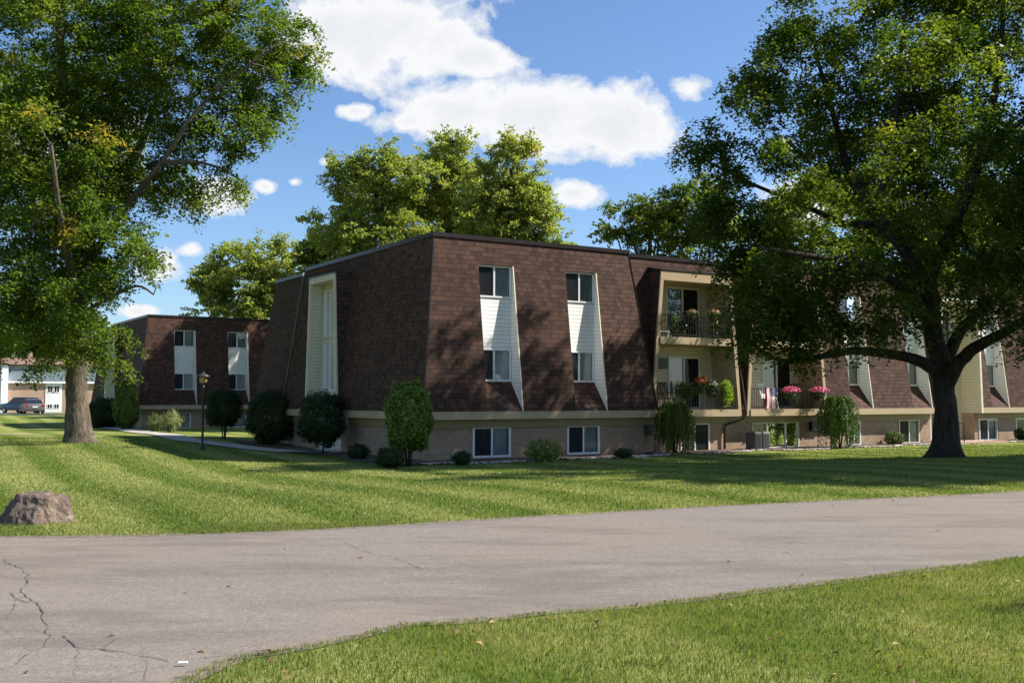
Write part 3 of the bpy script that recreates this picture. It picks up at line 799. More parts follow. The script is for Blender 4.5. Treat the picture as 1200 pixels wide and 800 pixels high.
def brick_wall(par, xf, a0, a1, b, holes, mat=None, z1=None):
    wall(xf, a0, a1, -.4, z1 or ZF-.26, b, holes).build('brick_wall', mat or M_BRICK, par)
BR = .36                                                        # brick set back behind the fascia
def apartment(name, origin, label, full=True, ops_left=True, depth=11.2, wing=True):
    bd = empty(name, origin, ANG); tag(bd, label, 'apartment building')
    W1 = 8.07
    # front block, front face
    o1 = panel(bd, frontf, 1.62, 2.98, 0, styles=('half', 'half')); o2 = panel(bd, frontf, 5.16, 6.50, 0, styles=('full', 'half'))
    slope_face(frontf, 0, 0, W1, -D, W1+D, [o1, o2]).build('mansard_roof', M_SHING, bd)
    # left face
    ol = []
    if ops_left: ol = [entry_bay(bd, leftf, 6.0, 9.25, 6.35, 8.85, 0, depth=.27, wo=.55)]
    slope_face(leftf, 0, 0, depth, -D, depth+D, ol).build('mansard_roof', M_SHING, bd)
    # right and rear faces of the block
    m = MB()
    m.poly([(W1, 0, ZR), (W1+D, -D, ZLO), (W1+D, depth+D, ZLO), (W1, depth, ZR)]); m.poly([(0, depth, ZR), (-D, depth+D, ZLO), (W1+D, depth+D, ZLO), (W1, depth, ZR)])
    m.build('mansard_roof', M_SHING, bd)
    top_trim(bd, 0, W1, 0, depth)
    # light metal hip strips
    for (a, b) in (((0, 0, ZR), (-D, -D, ZLO)), ((0, depth, ZR), (-D, depth+D, ZLO)), ((W1, 0, ZR), (W1+D, -D, ZLO))):
        MB().tube([a, b], .028, 6).build('hip_flashing', M_METAL, bd)
    fascia(bd, frontf, -D-.045, W1+D+.045, 0)
    lb = -D+BR
    for a0, a1 in ((-D+.3, 5.9), (9.35, depth+D)):
        MB(leftf).box(a0, a1, -D-.045, -D+.30, ZF-.24, ZF+.012).build('fascia', M_BEIGE, bd)
        MB(leftf).box(max(a0, -D+.4), a1, -D+.26, -D+.355, ZF-.52, ZF-.243).build('frieze', M_OLIVE, bd)
    lw = [(1.25, 2.72, .12, 1.14), (5.02, 6.42, .12, 1.14)]
    brick_wall(bd, frontf, lb, W1+D-BR, lb, lw)
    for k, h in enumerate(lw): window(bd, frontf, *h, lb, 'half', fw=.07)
    brick_wall(bd, leftf, lb, 6.55, lb, []); brick_wall(bd, leftf, 9.15, depth+D-BR, lb, [])
    m = MB(); x = W1+D-BR
    m.poly([(x, lb, -.4), (x, depth, -.4), (x, depth, ZF), (x, lb, ZF)]); m.poly([(lb, depth+D-BR, -.4), (x, depth+D-BR, -.4), (x, depth+D-BR, ZF), (lb, depth+D-BR, ZF)])
    m.build('brick_wall', M_BRICK, bd)
    if wing:                                                     # rear part of the left side, set back
        y0, y1 = depth, depth+4.9; off = .45
        m = MB(); m.poly([(off, y0, ZR-.03), (off-D, y0, ZLO), (off-D, y1+D, ZLO), (off, y1, ZR-.03)])
        m.poly([(off, y1, ZR-.03), (off-D, y1+D, ZLO), (W1+D, y1+D, ZLO), (W1, y1, ZR-.03)]); m.poly([(W1, y0, ZR-.03), (W1+D, y0, ZLO), (W1+D, y1+D, ZLO), (W1, y1, ZR-.03)])
        m.build('mansard_roof', M_SHING, bd)
        top_trim(bd, off, W1, y0+.06, y1, ZR-.03)
        MB(leftf).box(y0+D+.01, y1+D, off-D-.045, off-D+.3, ZF-.24, ZF+.01).build('fascia', M_BEIGE, bd)
        brick_wall(bd, leftf, y0+D-BR+.01, y1+D-BR, off+lb, [])
    return bd

FB = .6                                                          # set-back of the long facade
def inv_front(px, py, yl):
    """distance along building 1's front (local x) where pixel column meets local plane y=yl"""
    d = ray(px, py); Nn = V; c = (O1+V*yl)
    t = (c-Vector((0, 0, CZ))).dot(V)/d.dot(V); p = Vector((0, 0, CZ))+d*t
    return (p-O1).dot(U), p.z
main = apartment('apartment_building', O1, 'brown shingled mansard apartment building with stacked balconies, nearest and largest in the middle')
bt = FB; bfr = FB-D-.06
X = lambda px, py, yl=bfr: inv_front(px, py, yl)[0]
b1 = (X(766, 470)-.12, X(869.5, 484), X(775, 320), X(857, 322))
b2 = (X(875.5, 488), X(970, 470), X(883, 330), X(958, 345))
b3 = (X(1098, 478), X(1152.5, 474), X(1104, 350), X(1147, 360))
XE = 40.0
opsA = []
opsA.append(bay(main, frontf, *b1, bt, door3=(X(780, 360, bfr+1.33), X(819, 360, bfr+1.33)), door2=(X(783, 450, bfr+1.33), X(820, 450, bfr+1.33)), ac=(X(769, 420, bfr+1.1), 3.2)))
opsA.append(bay(main, frontf, *b2, bt, door3=(X(893, 370, bfr+1.33), X(926, 370, bfr+1.33)), door2=(X(893, 450, bfr+1.33), X(927, 450, bfr+1.33))))
pa = X(1006, 430, bt); pb = X(1075, 430, bt); pc = X(1165, 430, bt)
opsA.append(panel(main, frontf, pa-1.34, pa, bt, styles=('half', 'full'))); opsA.append(panel(main, frontf, pb-1.34, pb, bt, styles=('half', 'full')))
opsA.append(entry_bay(main, frontf, *b3, bt))
opsA.append(panel(main, frontf, pc-1.34, pc, bt, styles=('half', 'full'))); opsA.append(panel(main, frontf, pc+2.3, pc+3.64, bt, styles=('half', 'half')))
ZR_ = ZR
slope_face(frontf, bt, 8.1, XE, 8.1, XE+D, opsA).build('mansard_roof', M_SHING, main)
m = MB(); m.poly([(XE, bt, ZR), (XE+D, bt-D, ZLO), (XE+D, 15+D, ZLO), (XE, 15, ZR)]); m.poly([(8.1, 15, ZR), (8.1, 15+D, ZLO), (XE+D, 15+D, ZLO), (XE, 15, ZR)])
m.build('mansard_roof', M_SHING, main)
top_trim(main, 8.13, XE, bt, 15, ZR-.004)
MB().poly([(8.1, 15, -.4), (XE+D-BR, 15, -.4), (XE+D-BR, 15, 2), (8.1, 15, 2)]).build('brick_wall', M_BRICK, main); MB().poly([(XE+D-BR, 15, -.4), (XE+D-BR, (bt-D+BR), -.4), (XE+D-BR, (bt-D+BR), 2), (XE+D-BR, 15, 2)]).build('brick_wall', M_BRICK, main)
for a0, a1 in ((b2[1]+.01, b3[0]-.01), (b3[1]+.01, XE+D)):
    MB().box(a0, a1, bt-D-.045, bt-D+.30, ZF-.24, ZF+.015).build('fascia', M_BEIGE, main)
    MB().box(a0, a1, bt-D+.26, bt-D+.355, ZF-.52, ZF-.243).build('frieze', M_OLIVE, main)
MB().box(8.9, b2[1]-.01, bt-D+.26, bt-D+.355, ZF-.52, ZF-.243).build('frieze', M_OLIVE, main)
yb = bt-D+BR
def XB(px, py): return X(px, py, yb)
lw = [(XB(797, 510), XB(831, 510), -.0, 1.12), (XB(881, 510), XB(936, 510), .05, 1.12), (XB(993, 505), XB(1008, 505), .06, 1.12), (XB(1053, 503), XB(1077, 503), .06, 1.12), (XB(1147, 500), XB(1168, 500), .06, 1.1), (XB(1190, 500), XB(1215, 500), .06, 1.1)]
brick_wall(main, frontf, 8.3, b3[0]+.1, yb, lw[:4]); brick_wall(main, frontf, b3[1]-.1, XE+D-BR, yb, lw[4:])
for k, h in enumerate(lw): window(main, frontf, *h, yb, 'full' if k in (1, 5) else ('door' if k == 0 else 'half'), fw=.06, fmat=M_CREAM if k in (1, 3) else M_WHITE, splits=(.3, .72) if k == 1 else (.5,))
for px in (XB(749, 497), XB(948, 495)):
    yv = yb if px > 8.5 else -D+BR
    pxx = px if px > 8.5 else inv_front(744, 497, yv)[0]
    a = MB().box(pxx, pxx+.62, yv-.16, yv+.02, .72, 1.08).build('air_conditioner', M_BLACK, main, bevel=.015)
# downspouts
gx_ = (b1[1]+b2[0])/2+.02
dsp = MB(); r = .045
dsp.tube([(gx_-.25, bt-.02, 7.1), (gx_-.2, bt-.12, 6.7), (gx_+.02, bt-D-.02, 2.0), (gx_+.02, bt-D-.12, 1.5), (gx_-.1, bt-D-.05, 1.25), (gx_-.72, yb-.09, 1.02), (gx_-.78, yb-.09, .8), (gx_-.78, yb-.09, .1)], r, 8)
dsp.build('downspout', M_BROWNM, main, smooth=True)
MB(leftf).tube([(11.4, -.06, 7.3), (11.4+D*.6, -D*.98, 1.9)], .022, 6).build('downspout', M_OLIVE, main, smooth=True)
# second building of the same kind
O2 = at(173.8, 369.5, 67.6); O2 = Vector((O2.x, O2.y, O2.z-ZR))
apt2 = apartment('apartment_building', O2, 'smaller looking brown shingled apartment building with two window columns, standing behind the lamp post', wing=True)
m = MB(); L2 = 24
slope_face(frontf, FB, 8.1, L2, 8.1, L2+D, [panel(apt2, frontf, 14, 15.3, FB)]).build('mansard_roof', M_SHING, apt2)
top_trim(apt2, 8.13, L2, FB, 11, ZR-.004)
MB().box(8.9, L2, FB-D-.04, FB-D+.3, ZF-.24, ZF).build('fascia', M_BEIGE, apt2)
brick_wall(apt2, frontf, 8.3, L2, yb, [])

# wall pack under the second balcony column, entry railing
MB().tube([(b3[0]+.2, bfr-1.2, 0), (b3[0]+.2, bfr-1.2, .95), (b3[0]+.2, bfr+.1, .95)], .025, 6).build('handrail', M_BLACK, main)
r = MB(); 
for i in range(10): r.box(b3[1]-1.5+i*.12, b3[1]-1.485+i*.12, bfr-1.0, bfr-.985, 0, .95)
r.box(b3[1]-1.52, b3[1]-.38, bfr-1.01, bfr-.975, .95, .98); r.build('handrail', M_BLACK, main)
MB().box(b3[0]+.1, b3[1]-.1, bfr-1.3, bfr+.09, -.1, .13).build('porch_step', M_BRICK2, main)

# ------------------------------------------------------------------ mulch bed and stones
def W(x, y, z=0): return O1+U*x+V*y+Vector((0, 0, z))
m = MB(); pts = []
n = 90
for i in range(n+1):
    x = -2.3+i*(XE+3)/n; base = (-D+BR) if x < 8.4 else yb
    wd = 1.5+.25*math.sin(x*1.3)+.15*math.sin(x*3.1)
    for y in (base+.02, base-wd):
        p = W(x, y); m.v.append((p.x, p.y, float(tz(p.x, p.y))+(.035)))
m.f = [(2*i, 2*i+2, 2*i+3, 2*i+1) for i in range(n)]
tag(m.build('mulch_bed', M_MULCH, uv=False), kind='structure')
m = MB()
for i in range(46):
    y = -1.8+i*.36; wd = 1.6+.3*math.sin(y*1.1)
    for x in (-D+BR+.02, -D+BR-wd):
        p = W(x, y); m.v.append((p.x, p.y, float(tz(p.x, p.y))+.03))
m.f = [(2*i, 2*i+2, 2*i+3, 2*i+1) for i in range(45)]
tag(m.build('mulch_bed', M_MULCH, uv=False), kind='structure')
def stones():
    m = MB(); rr = random.Random(4)
    ico = bmesh.new(); bmesh.ops.create_icosphere(ico, subdivisions=1, radius=1); iv = [v.co.copy() for v in ico.verts]; fi = [tuple(v.index for v in f.verts) for f in ico.faces]; ico.free()
    for i in range(900):
        x = rr.uniform(-1.2, 30); base = (-D+BR) if x < 8.4 else yb
        wd = 1.5+.25*math.sin(x*1.3)+.15*math.sin(x*3.1)
        y = base-wd+rr.gauss(.0, .12); p = W(x, y); z = float(tz(p.x, p.y))+.03; s = rr.uniform(.025, .075)
        m.add([(p.x+v.x*s*rr.uniform(.7, 1.3), p.y+v.y*s*rr.uniform(.7, 1.3), z+v.z*s*.55) for v in iv], fi)
    tag(m.build('edging_stones', M_STONE, uv=False), 'small pale stones along the edge of the mulch bed', 'stones', kind='stuff')
stones()

# ------------------------------------------------------------------ shrubs
def shrub(name, px, base_y, wpx, hpx, label, cat='shrub', mat=None, style='round', stems=0, seed=0, n=None, lsize=.06, tb=0.0, lift=0.0, group=None, Yoff=0, tilt=0):
    b = gp(px, base_y); sc = F/b.y; rx = wpx/sc/2; H = hpx/sc
    rg = np.random.default_rng(seed+50); root = empty(name, b); tag(root, label, cat, group)
    zl = lift*H; hz = (H-zl)/2; cz = zl+hz
    tm = MB(); rr = random.Random(seed)
    for i in range(max(stems, 3)):
        a = rr.uniform(0, 6.28); r = rx*.35*(1 if stems else .5)
        tm.tube([(math.cos(a)*.06, math.sin(a)*.06, -.05), (math.cos(a)*r*.5, math.sin(a)*r*.5, cz*.5), (math.cos(a)*r, math.sin(a)*r, cz)], [.035, .028, .012], 6)
    tm.build('stem', M_BARKD, root, uv=False, smooth=True)
    n = n or int(1500+9000*rx*H)
    d = unit(rg.normal(size=(n, 3)))
    if style in ('round', 'loose'):
        r = 1-np.abs(rg.normal(size=n))*(.17 if style == 'round' else .3)
        lump = np.array([mnoise.noise(Vector((v[0]*2.2+seed, v[1]*2.2, v[2]*2.2))) for v in d])
        lump2 = np.array([mnoise.noise(Vector((v[0]*6+seed, v[1]*6, v[2]*6))) for v in d])
        r = r*(1+lump*(.26 if style == 'round' else .4)+lump2*(.16 if style == 'round' else .2))
        e_ = .82 if style == 'round' else 1
        dd = np.sign(d)*np.abs(d)**e_
        c = dd*np.array([rx, rx, hz])*r[:, None]+np.array([0, 0, cz])
        nor = unit(d+rg.normal(size=(n, 3))*.55)
        tan = None; asp = .62; sz = lsize*rg.uniform(.6, 1.3, n)
    elif style == 'weep':
        th = rg.uniform(0, 2*np.pi, n); rad = rg.uniform(.1, 1, n)**.6
        k = rg.uniform(0, 1, n)**1.1; strand = np.round(th*14)/14+rg.normal(size=n)*.03
        prof = np.minimum(1, .35+1.1*np.sqrt(k))
        rj = rx*prof*(.78+.22*np.sin(strand*9+seed))*np.where(rad > .45, 1, rad+.3)
        z = H*(1-k*(.82+.18*np.sin(strand*5)))
        c = np.stack([np.cos(strand)*rj, np.sin(strand)*rj, np.maximum(z, .02)], 1)
        nor = unit(np.stack([np.cos(strand), np.sin(strand), np.full(n, .3)], 1)+rg.normal(size=(n, 3))*.5)
        tan = np.tile(np.array([0, 0, -1.]), (n, 1))+rg.normal(size=(n, 3))*.25; asp = .4; sz = lsize*1.3*rg.uniform(.6, 1.3, n)
    elif style == 'grass':
        th = rg.uniform(0, 2*np.pi, n); k = rg.uniform(0, 1, n); spread = rg.uniform(.1, 1, n)
        rj = rx*spread*k**1.3*1.15+.05; z = H*(1-.45*spread)*k*rg.uniform(.7, 1.15, n)
        c = np.stack([np.cos(th)*rj, np.sin(th)*rj, z], 1)
        nor = unit(np.stack([np.cos(th), np.sin(th), np.full(n, .2)], 1)+rg.normal(size=(n, 3))*.4)
        tan = np.stack([np.cos(th)*spread*k*1.2, np.sin(th)*spread*k*1.2, 1.2-spread*k*1.3], 1)+rg.normal(size=(n, 3))*.15; asp = .06; sz = lsize*4*rg.uniform(.7, 1.3, n)
    t = .42+tb+rg.normal(size=n)*.16
    if style in ('round', 'loose'): t += lump2*.25
    leaf_mesh('foliage', mat or M_LEAF_S, c, nor, sz, t, root, asp, tan)
    return root
M_LEAF_V = leaf_mat('yellow_variegated_leaves', (.10, .14, .03), (.35, .36, .10), (.55, .5, .2), .3)
M_LEAF_G = leaf_mat('ornamental_grass_leaves', (.09, .13, .03), (.32, .33, .12), None, .3)
shrub('corner_shrub', 479, 546, 52, 97, 'bright green clipped upright shrub on short stems at the front corner of the main building', lift=.16, stems=5, seed=1, tb=.3, lsize=.085)
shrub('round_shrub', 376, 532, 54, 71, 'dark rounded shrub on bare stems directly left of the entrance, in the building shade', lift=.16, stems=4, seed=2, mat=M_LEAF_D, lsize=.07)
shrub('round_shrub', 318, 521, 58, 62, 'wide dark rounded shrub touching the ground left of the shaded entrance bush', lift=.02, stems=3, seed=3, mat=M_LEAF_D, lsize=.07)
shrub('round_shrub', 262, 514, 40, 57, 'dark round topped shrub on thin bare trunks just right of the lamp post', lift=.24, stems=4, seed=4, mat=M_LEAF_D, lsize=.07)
shrub('clipped_shrub', 147, 503, 27, 56, 'bright green clipped egg shaped shrub at the corner of the farther brown building', seed=5, lsize=.1, tb=.3)
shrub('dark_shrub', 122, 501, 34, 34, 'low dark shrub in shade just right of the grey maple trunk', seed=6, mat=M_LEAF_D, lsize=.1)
shrub('ornamental_grass', 182, 505, 20, 20, 'smaller pale tuft of ornamental grass by the path, left one of the pair', 'ornamental grass', M_LEAF_G, 'grass', seed=7, n=900, lsize=.11)
shrub('ornamental_grass', 200, 506, 26, 26, 'larger pale tuft of ornamental grass by the path, right one of the pair', 'ornamental grass', M_LEAF_G, 'grass', seed=8, n=1300, lsize=.12)
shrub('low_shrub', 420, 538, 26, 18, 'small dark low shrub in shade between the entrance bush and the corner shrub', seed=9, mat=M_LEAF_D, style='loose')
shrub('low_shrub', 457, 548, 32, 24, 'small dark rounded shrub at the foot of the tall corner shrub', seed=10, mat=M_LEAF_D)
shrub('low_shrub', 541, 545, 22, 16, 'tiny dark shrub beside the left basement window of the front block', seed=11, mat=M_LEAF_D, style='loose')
shrub('variegated_shrub', 637, 541, 44, 27, 'yellow green variegated shrub between the two basement windows', seed=12, mat=M_LEAF_V, style='loose', n=2600, lsize=.075)
shrub('low_shrub', 731, 537, 22, 12, 'tiny low shrub under the wall air conditioner at the front block right end', seed=13, mat=M_LEAF_D, style='loose')
shrub('weeping_shrub', 791, 532, 48, 60, 'dark green weeping shrub below the left balcony column', 'weeping shrub', M_LEAF_R, 'weep', stems=3, seed=14, n=7000, lsize=.08, tb=.05)
shrub('weeping_shrub', 983, 525, 47, 60, 'bright green weeping mushroom shaped shrub below the pink flower baskets', 'weeping shrub', M_LEAF_S, 'weep', stems=3, seed=15, n=8000, lsize=.09, tb=.0)
shrub('boxwood_ball', 1048, 521, 21, 15, 'small clipped green boxwood ball left of the big dark tree trunk', 'boxwood', seed=16, lsize=.05)
shrub('low_shrub', 1199, 516, 18, 15, 'small dark round bush at the right end of the facade', seed=17, mat=M_LEAF_D)

# ------------------------------------------------------------------ lamp post
def lamp():
    b = gp(237, 527); t = empty('lamp_post', b); tag(t, 'black garden lamp post with a small amber lantern on the lawn beside the path', 'lamp post')
    H = 91/(F/b.y)
    MB().lathe((0, 0, -.05), [(.10, 0), (.10, .12), (.06, .2), (.045, .3), (.04, H-.55), (.055, H-.52), (.055, H-.48), (.03, H-.46), (.03, H-.4)], 12).build('post', M_BLACK, t, smooth=True)
    g_ = plain('amber_glass', (.38, .28, .12), .25, .1, 10)
    MB().lathe((0, 0, H-.42), [(.07, 0), (.13, .04), (.15, .2), (.14, .24)], 12).build('lantern_glass', g_, t, smooth=True)
    MB().lathe((0, 0, H-.18), [(.24, 0), (.235, .03), (.12, .09), (.05, .12), (.03, .18)], 14).build('lantern_cap', plain('lamp_cap_metal', (.05, .045, .04), .4, .1, 6), t, smooth=True)
    m = MB()
    for k in range(4):
        a = math.pi/4+k*math.pi/2; m.tube([(.1*math.cos(a), .1*math.sin(a), H-.42), (.16*math.cos(a), .16*math.sin(a), H-.17)], .008, 5)
    m.build('lantern_rib', M_BLACK, t)
lamp()

# ------------------------------------------------------------------ boulder
def boulder():
    l = gp(-8, 614); r_ = gp(71, 615); c = (l+r_)/2; hw = (r_.x-l.x)/2
    bm = bmesh.new(); bmesh.ops.create_icosphere(bm, subdivisions=5, radius=1)
    planes = [(Vector(d).normalized(), o) for d, o in (((.05, -.1, 1), .52), ((-.35, .1, 1), .56), ((.1, -.7, .7), .62), ((-.55, -.5, .65), .62), ((.75, -.55, .35), .66), ((-.1, -1, .05), .72), ((.3, .2, .95), .66), ((-.8, .1, .6), .63), ((.9, .1, .45), .74), ((-.35, -.1, .95), .70), ((.1, .9, .4), .7), ((.65, -.2, .75), .69), ((-.2, -.85, .5), .66))]
    for v in bm.verts:
        d = v.co.normalized(); r = 1.0
        for n_, o in planes:
            k = d.dot(n_)
            if k > .05: r = min(r, o/k)
        q = d*r; nz = mnoise.fractal(q*2.6+Vector((3, 1, 7)), 1.0, 2.1, 6)
        q = q*(1+nz*.13-.07*abs(mnoise.noise(q*4.5+Vector((9, 2, 4)))))
        v.co = Vector((q.x*hw*1.28, q.y*hw*1.05, q.z*.80-.03))
    me = bpy.data.meshes.new('boulder'); bm.to_mesh(me); bm.free()
    m, nt = newmat('boulder_stone'); g = G(nt); o = g.n('ShaderNodeTexCoord').outputs['Object']
    f = g.noise(o, 3.2, 8, .68); f2 = g.noise(o, 22., 5, .7)
    cc = g.ramp(f, [(.36, (.04, .03, .024)), (.5, (.14, .095, .07)), (.66, (.27, .20, .155))])
    cc = g.mix(.35, cc, g.ramp(f2, [(.3, (.06, .045, .04)), (.7, (.38, .3, .25))]))
    bp = g.n('ShaderNodeBump', {'Height': g.math('ADD', g.math('MULTIPLY', f, 1.), g.math('MULTIPLY', f2, .35)), 'Strength': 1.0, 'Distance': .05})
    b = g.n('ShaderNodeBsdfPrincipled', {'Base Color': cc, 'Roughness': .9, 'Normal': bp.outputs[0], 'Specular IOR Level': .2}); g.out(b.outputs[0]); me.materials.append(m)
    ob = link(bpy.data.objects.new('boulder', me)); ob.location = (c.x, c.y+hw*.5, c.z)
    tag(ob, 'rough brown boulder lying on the lawn at the road edge, far left', 'boulder')
boulder()

# ------------------------------------------------------------------ far white building, cars
def far_house():
    Yb = 122.; z0 = .45; s = F/Yb
    cxh = at(40, 470, Yb).x; x0 = (at(-60, 480, Yb).x-cxh)/1.09; x1 = (at(128, 480, Yb).x-cxh)/1.09
    bd = empty('townhouse', (cxh, Yb, z0), ANG); tag(bd, 'distant two storey house with white upper siding over pink brick, behind the parked cars', 'house')
    M_W2 = siding_mat('white_cladding', (.85, .87, .9), .2); M_TRIM = plain('grey_siding', (.42, .46, .52), .6, .08, 1)
    zz = lambda y: CZ-z0+(467-y)/s
    XX = lambda p: (at(p, 470, Yb).x-cxh)/1.09
    wins = [(XX(-6), XX(3.5), zz(437), zz(430)), (XX(52), XX(61), zz(437), zz(430)), (XX(63.5), XX(71.5), zz(438.5), zz(431))]
    wall(frontf, x0, x1, zz(435.2), zz(428), .02, wins).build('upper_band', M_TRIM, bd)
    MB().box(x0, x1, -.35, .015, zz(449), zz(435.1)).build('white_skirt', M_W2, bd)
    dw = [(XX(55), XX(62), zz(460), zz(451.5)), (XX(63), XX(70), zz(460), zz(451.5)), (XX(55), XX(62), zz(479), zz(473)), (XX(63), XX(70), zz(479), zz(473))]
    wall(frontf, x0, XX(53), -1, zz(449), 0, []).build('brick_wall', M_BRICK2, bd); wall(frontf, XX(73), x1, -1, zz(449), 0, []).build('brick_wall', M_BRICK2, bd)
    wall(frontf, XX(53), XX(73), -1, zz(449), -.05, dw).build('white_panel', M_W2, bd)
    for h in dw: window(bd, frontf, *h, -.05, 'none', fw=.08, splits=(.5,))
    for h in wins: window(bd, frontf, *h, .02, 'none', fw=.08)
    MB().box(XX(0), XX(8), -1.0, 0, 0, zz(428)).build('white_wing', M_W2, bd)
    m = MB(); zt = zz(427.5); o = .6; zr = zz(418)
    m.poly([(x0-o, -o-.6, zt), (x1+o, -o-.6, zt), (x1-3, 5, zr), (x0+3, 5, zr)]); m.poly([(x0-o, 10+o, zt), (x1+o, 10+o, zt), (x1-3, 5, zr), (x0+3, 5, zr)])
    m.poly([(x0-o, -o-.6, zt), (x0+3, 5, zr), (x0-o, 10+o, zt)]); m.poly([(x1+o, -o-.6, zt), (x1-3, 5, zr), (x1+o, 10+o, zt)])
    m.build('roof', plain('brown_roof', (.22, .13, .09), .9, .2, 1), bd)
    m = MB(); m.poly([(x0, 0, -1), (x0, 10, -1), (x0, 10, zt), (x0, 0, zt)]); m.poly([(x1, 0, -1), (x1, 10, -1), (x1, 10, zt), (x1, 0, zt)]); m.poly([(x0, 10, -1), (x1, 10, -1), (x1, 10, zt), (x0, 10, zt)])
    m.build('side_wall', M_BRICK2, bd)
    MB().box(XX(38), XX(43), 4, 5.2, zr-1, zr+.7).build('chimney', M_BRICK2, bd)
far_house()
def car(loc, rz, paint, label, suv=False):
    t = empty('parked_car', loc, rz); tag(t, label, 'car', 'cars parked in front of the white house')
    L, Wd = 4.7, 1.82; h = 1.46 if not suv else 1.65
    # profile: x along the car (front +)
    low = [(-2.33, .42), (-2.35, .75), (-2.28, .98), (-1.75, 1.03), (1.0, .98), (1.95, .85), (2.3, .66), (2.35, .38), (2.2, .22), (-2.2, .24)]
    if suv: low = [(-2.3, .45), (-2.33, .8), (-2.28, 1.05), (1.05, 1.05), (2.0, .95), (2.32, .7), (2.35, .4), (2.2, .28), (-2.2, .28)]
    def prism(prof, w0, w1):
        m = MB(); n = len(prof); zmin = min(p[1] for p in prof); zmax = max(p[1] for p in prof)
        for s in (1, -1):
            for x, z in prof:
                f = (z-zmin)/(zmax-zmin); m.v.append((x, s*(w0+(w1-w0)*f), z))
        m.f = [tuple(range(n)), tuple(range(2*n-1, n-1, -1))]+[(i, (i+1) % n, n+(i+1) % n, n+i) for i in range(n)]
        return m
    prism(low, Wd/2, Wd/2-.05).build('body', paint, t, bevel=.05, smooth=True)
    top = [(-1.95, .95), (-1.25, h-.05), (-.6, h), (.2, h-.02), (1.15, .93)] if not suv else [(-2.2, 1.0), (-2.0, h-.06), (-1.2, h), (.2, h-.02), (1.1, 1.0)]
    gl = plain('car_glass', (.02, .025, .03), .08, .05, 3)
    prism(top, Wd/2-.07, Wd/2-.27).build('cabin_glass', gl, t, bevel=.03)
    roof = [(-1.3, h-.06), (-.6, h+.012), (.2, h), (.42, h-.09), (-1.2, h-.09)] if not suv else [(-2.05, h-.05), (-1.2, h+.015), (.2, h), (.4, h-.08), (-1.9, h-.09)]
    prism(roof, Wd/2-.25, Wd/2-.26).build('roof_panel', paint, t, bevel=.015)
    tyre = plain('tyre_rubber', (.015, .015, .015), .8, .1, 5); rim = plain('wheel_rim', (.4, .4, .42), .3, .1, 5, metal=.8)
    for x in (-1.4, 1.4):
        for s in (1, -1):
            m = MB(); m.tube([(x, s*(Wd/2-.2), .32), (x, s*(Wd/2+.005), .32)], .32, 20); w = m.build('wheel', tyre, t)
            MB().tube([(x, s*(Wd/2-.1), .32), (x, s*(Wd/2+.012), .32)], .2, 14).build('rim', rim, w)
    red = plain('tail_light_red', (.45, .015, .02), .25, .1, 5)
    for s in (1, -1):
        MB().box(-2.375, -2.1, s*.88-.26*(s > 0), s*.88+.26*(s < 0), .74, .93).build('tail_light', red, t, bevel=.02)
        MB().box(2.1, 2.345, s*.85-.25*(s > 0), s*.85+.25*(s < 0), .6, .72).build('headlight', M_WHITE, t, bevel=.02)
    MB().box(-2.385, -2.33, -.8, .8, .30, .46).build('bumper', plain('dark_bumper', (.05, .05, .05), .6, .1, 5), t, bevel=.02)
    MB().box(-2.39, -2.34, -.24, .24, .62, .76).build('number_plate', M_WHITE, t)
c = at(37, 484.5, 106); silver = plain('silver_paint', (.24, .21, .205), .28, .05, 2, metal=.5); blue = plain('slate_blue_paint', (.06, .085, .12), .28, .05, 2, metal=.4)
car((c.x, 106, float(tz(c.x, 106))+.05), R(122), silver, 'silver sedan seen from behind with red tail lights, parked by the white house')
c = at(21, 484, 110); car((c.x, 110.5, float(tz(c.x, 107))+.05), R(150), blue, 'dark blue car mostly hidden on the left of the silver sedan', suv=True)

# ------------------------------------------------------------------ balcony things
def LW(x, y, z): return W(x, y, z)
def pot_plant(name, x, y, z, rx, h, flower, label, leafm=None, trail=0.0, seed=0, nf=120, n=900, group='flower pots on the balcony railings', fsize=.07, pot=True, potc=(.08, .05, .035)):
    p = LW(x, y, z); t = empty(name, p, ANG); tag(t, label, 'potted plant', group); rg = np.random.default_rng(seed+200)
    MB().lathe((0, 0, 0), [(.10, 0), (.14, .16), (.155, .2), (.14, .205)], 14).build('pot', plain('pot_clay', potc, .7, .1, 8), t, smooth=True)
    d = unit(rg.normal(size=(n, 3))); r = rg.uniform(.4, 1, n)**.6
    lf_ = 1+.35*np.array([mnoise.noise(Vector((v[0]*2.5+seed, v[1]*2.5, v[2]*2.5))) for v in d])[:, None]*1.6
    c = d*np.array([rx, rx*.6, h/2])*r[:, None]*lf_+np.array([0, -.02, .2+h*.32]); 
    if trail: k = rg.uniform(size=n) < .5; c[k, 2] -= rg.uniform(0, trail, k.sum()); c[k, 1] -= .1
    leaf_mesh('foliage', leafm or M_LEAF_S, c, unit(d+rg.normal(size=(n, 3))*.6), .06*rg.uniform(.6, 1.4, n), .4+rg.normal(size=n)*.2, t)
    if nf:
        d = unit(rg.normal(size=(nf, 3))); d[:, 2] = np.abs(d[:, 2])*.9; d[:, 1] -= .3; rf_ = 1+rg.normal(size=(nf, 1))*.16+.12*np.sin(d[:, :1]*7+seed)*np.cos(d[:, 2:]*6)
        c = d*np.array([rx*.9, rx*.6, h/2])*rf_+np.array([0, -.03, .2+h*.32])
        leaf_mesh('flowers', flower, c, unit(d+rg.normal(size=(nf, 3))*.4), fsize*rg.uniform(.6, 1.3, nf), np.full(nf, .5), t, aspect=.95)
    return t
pink = leaf_mat('pink_petals', (.55, .07, .22), (.75, .14, .34), None, .3); redf = leaf_mat('red_petals', (.60, .06, .04), (.85, .2, .12), None, .3)
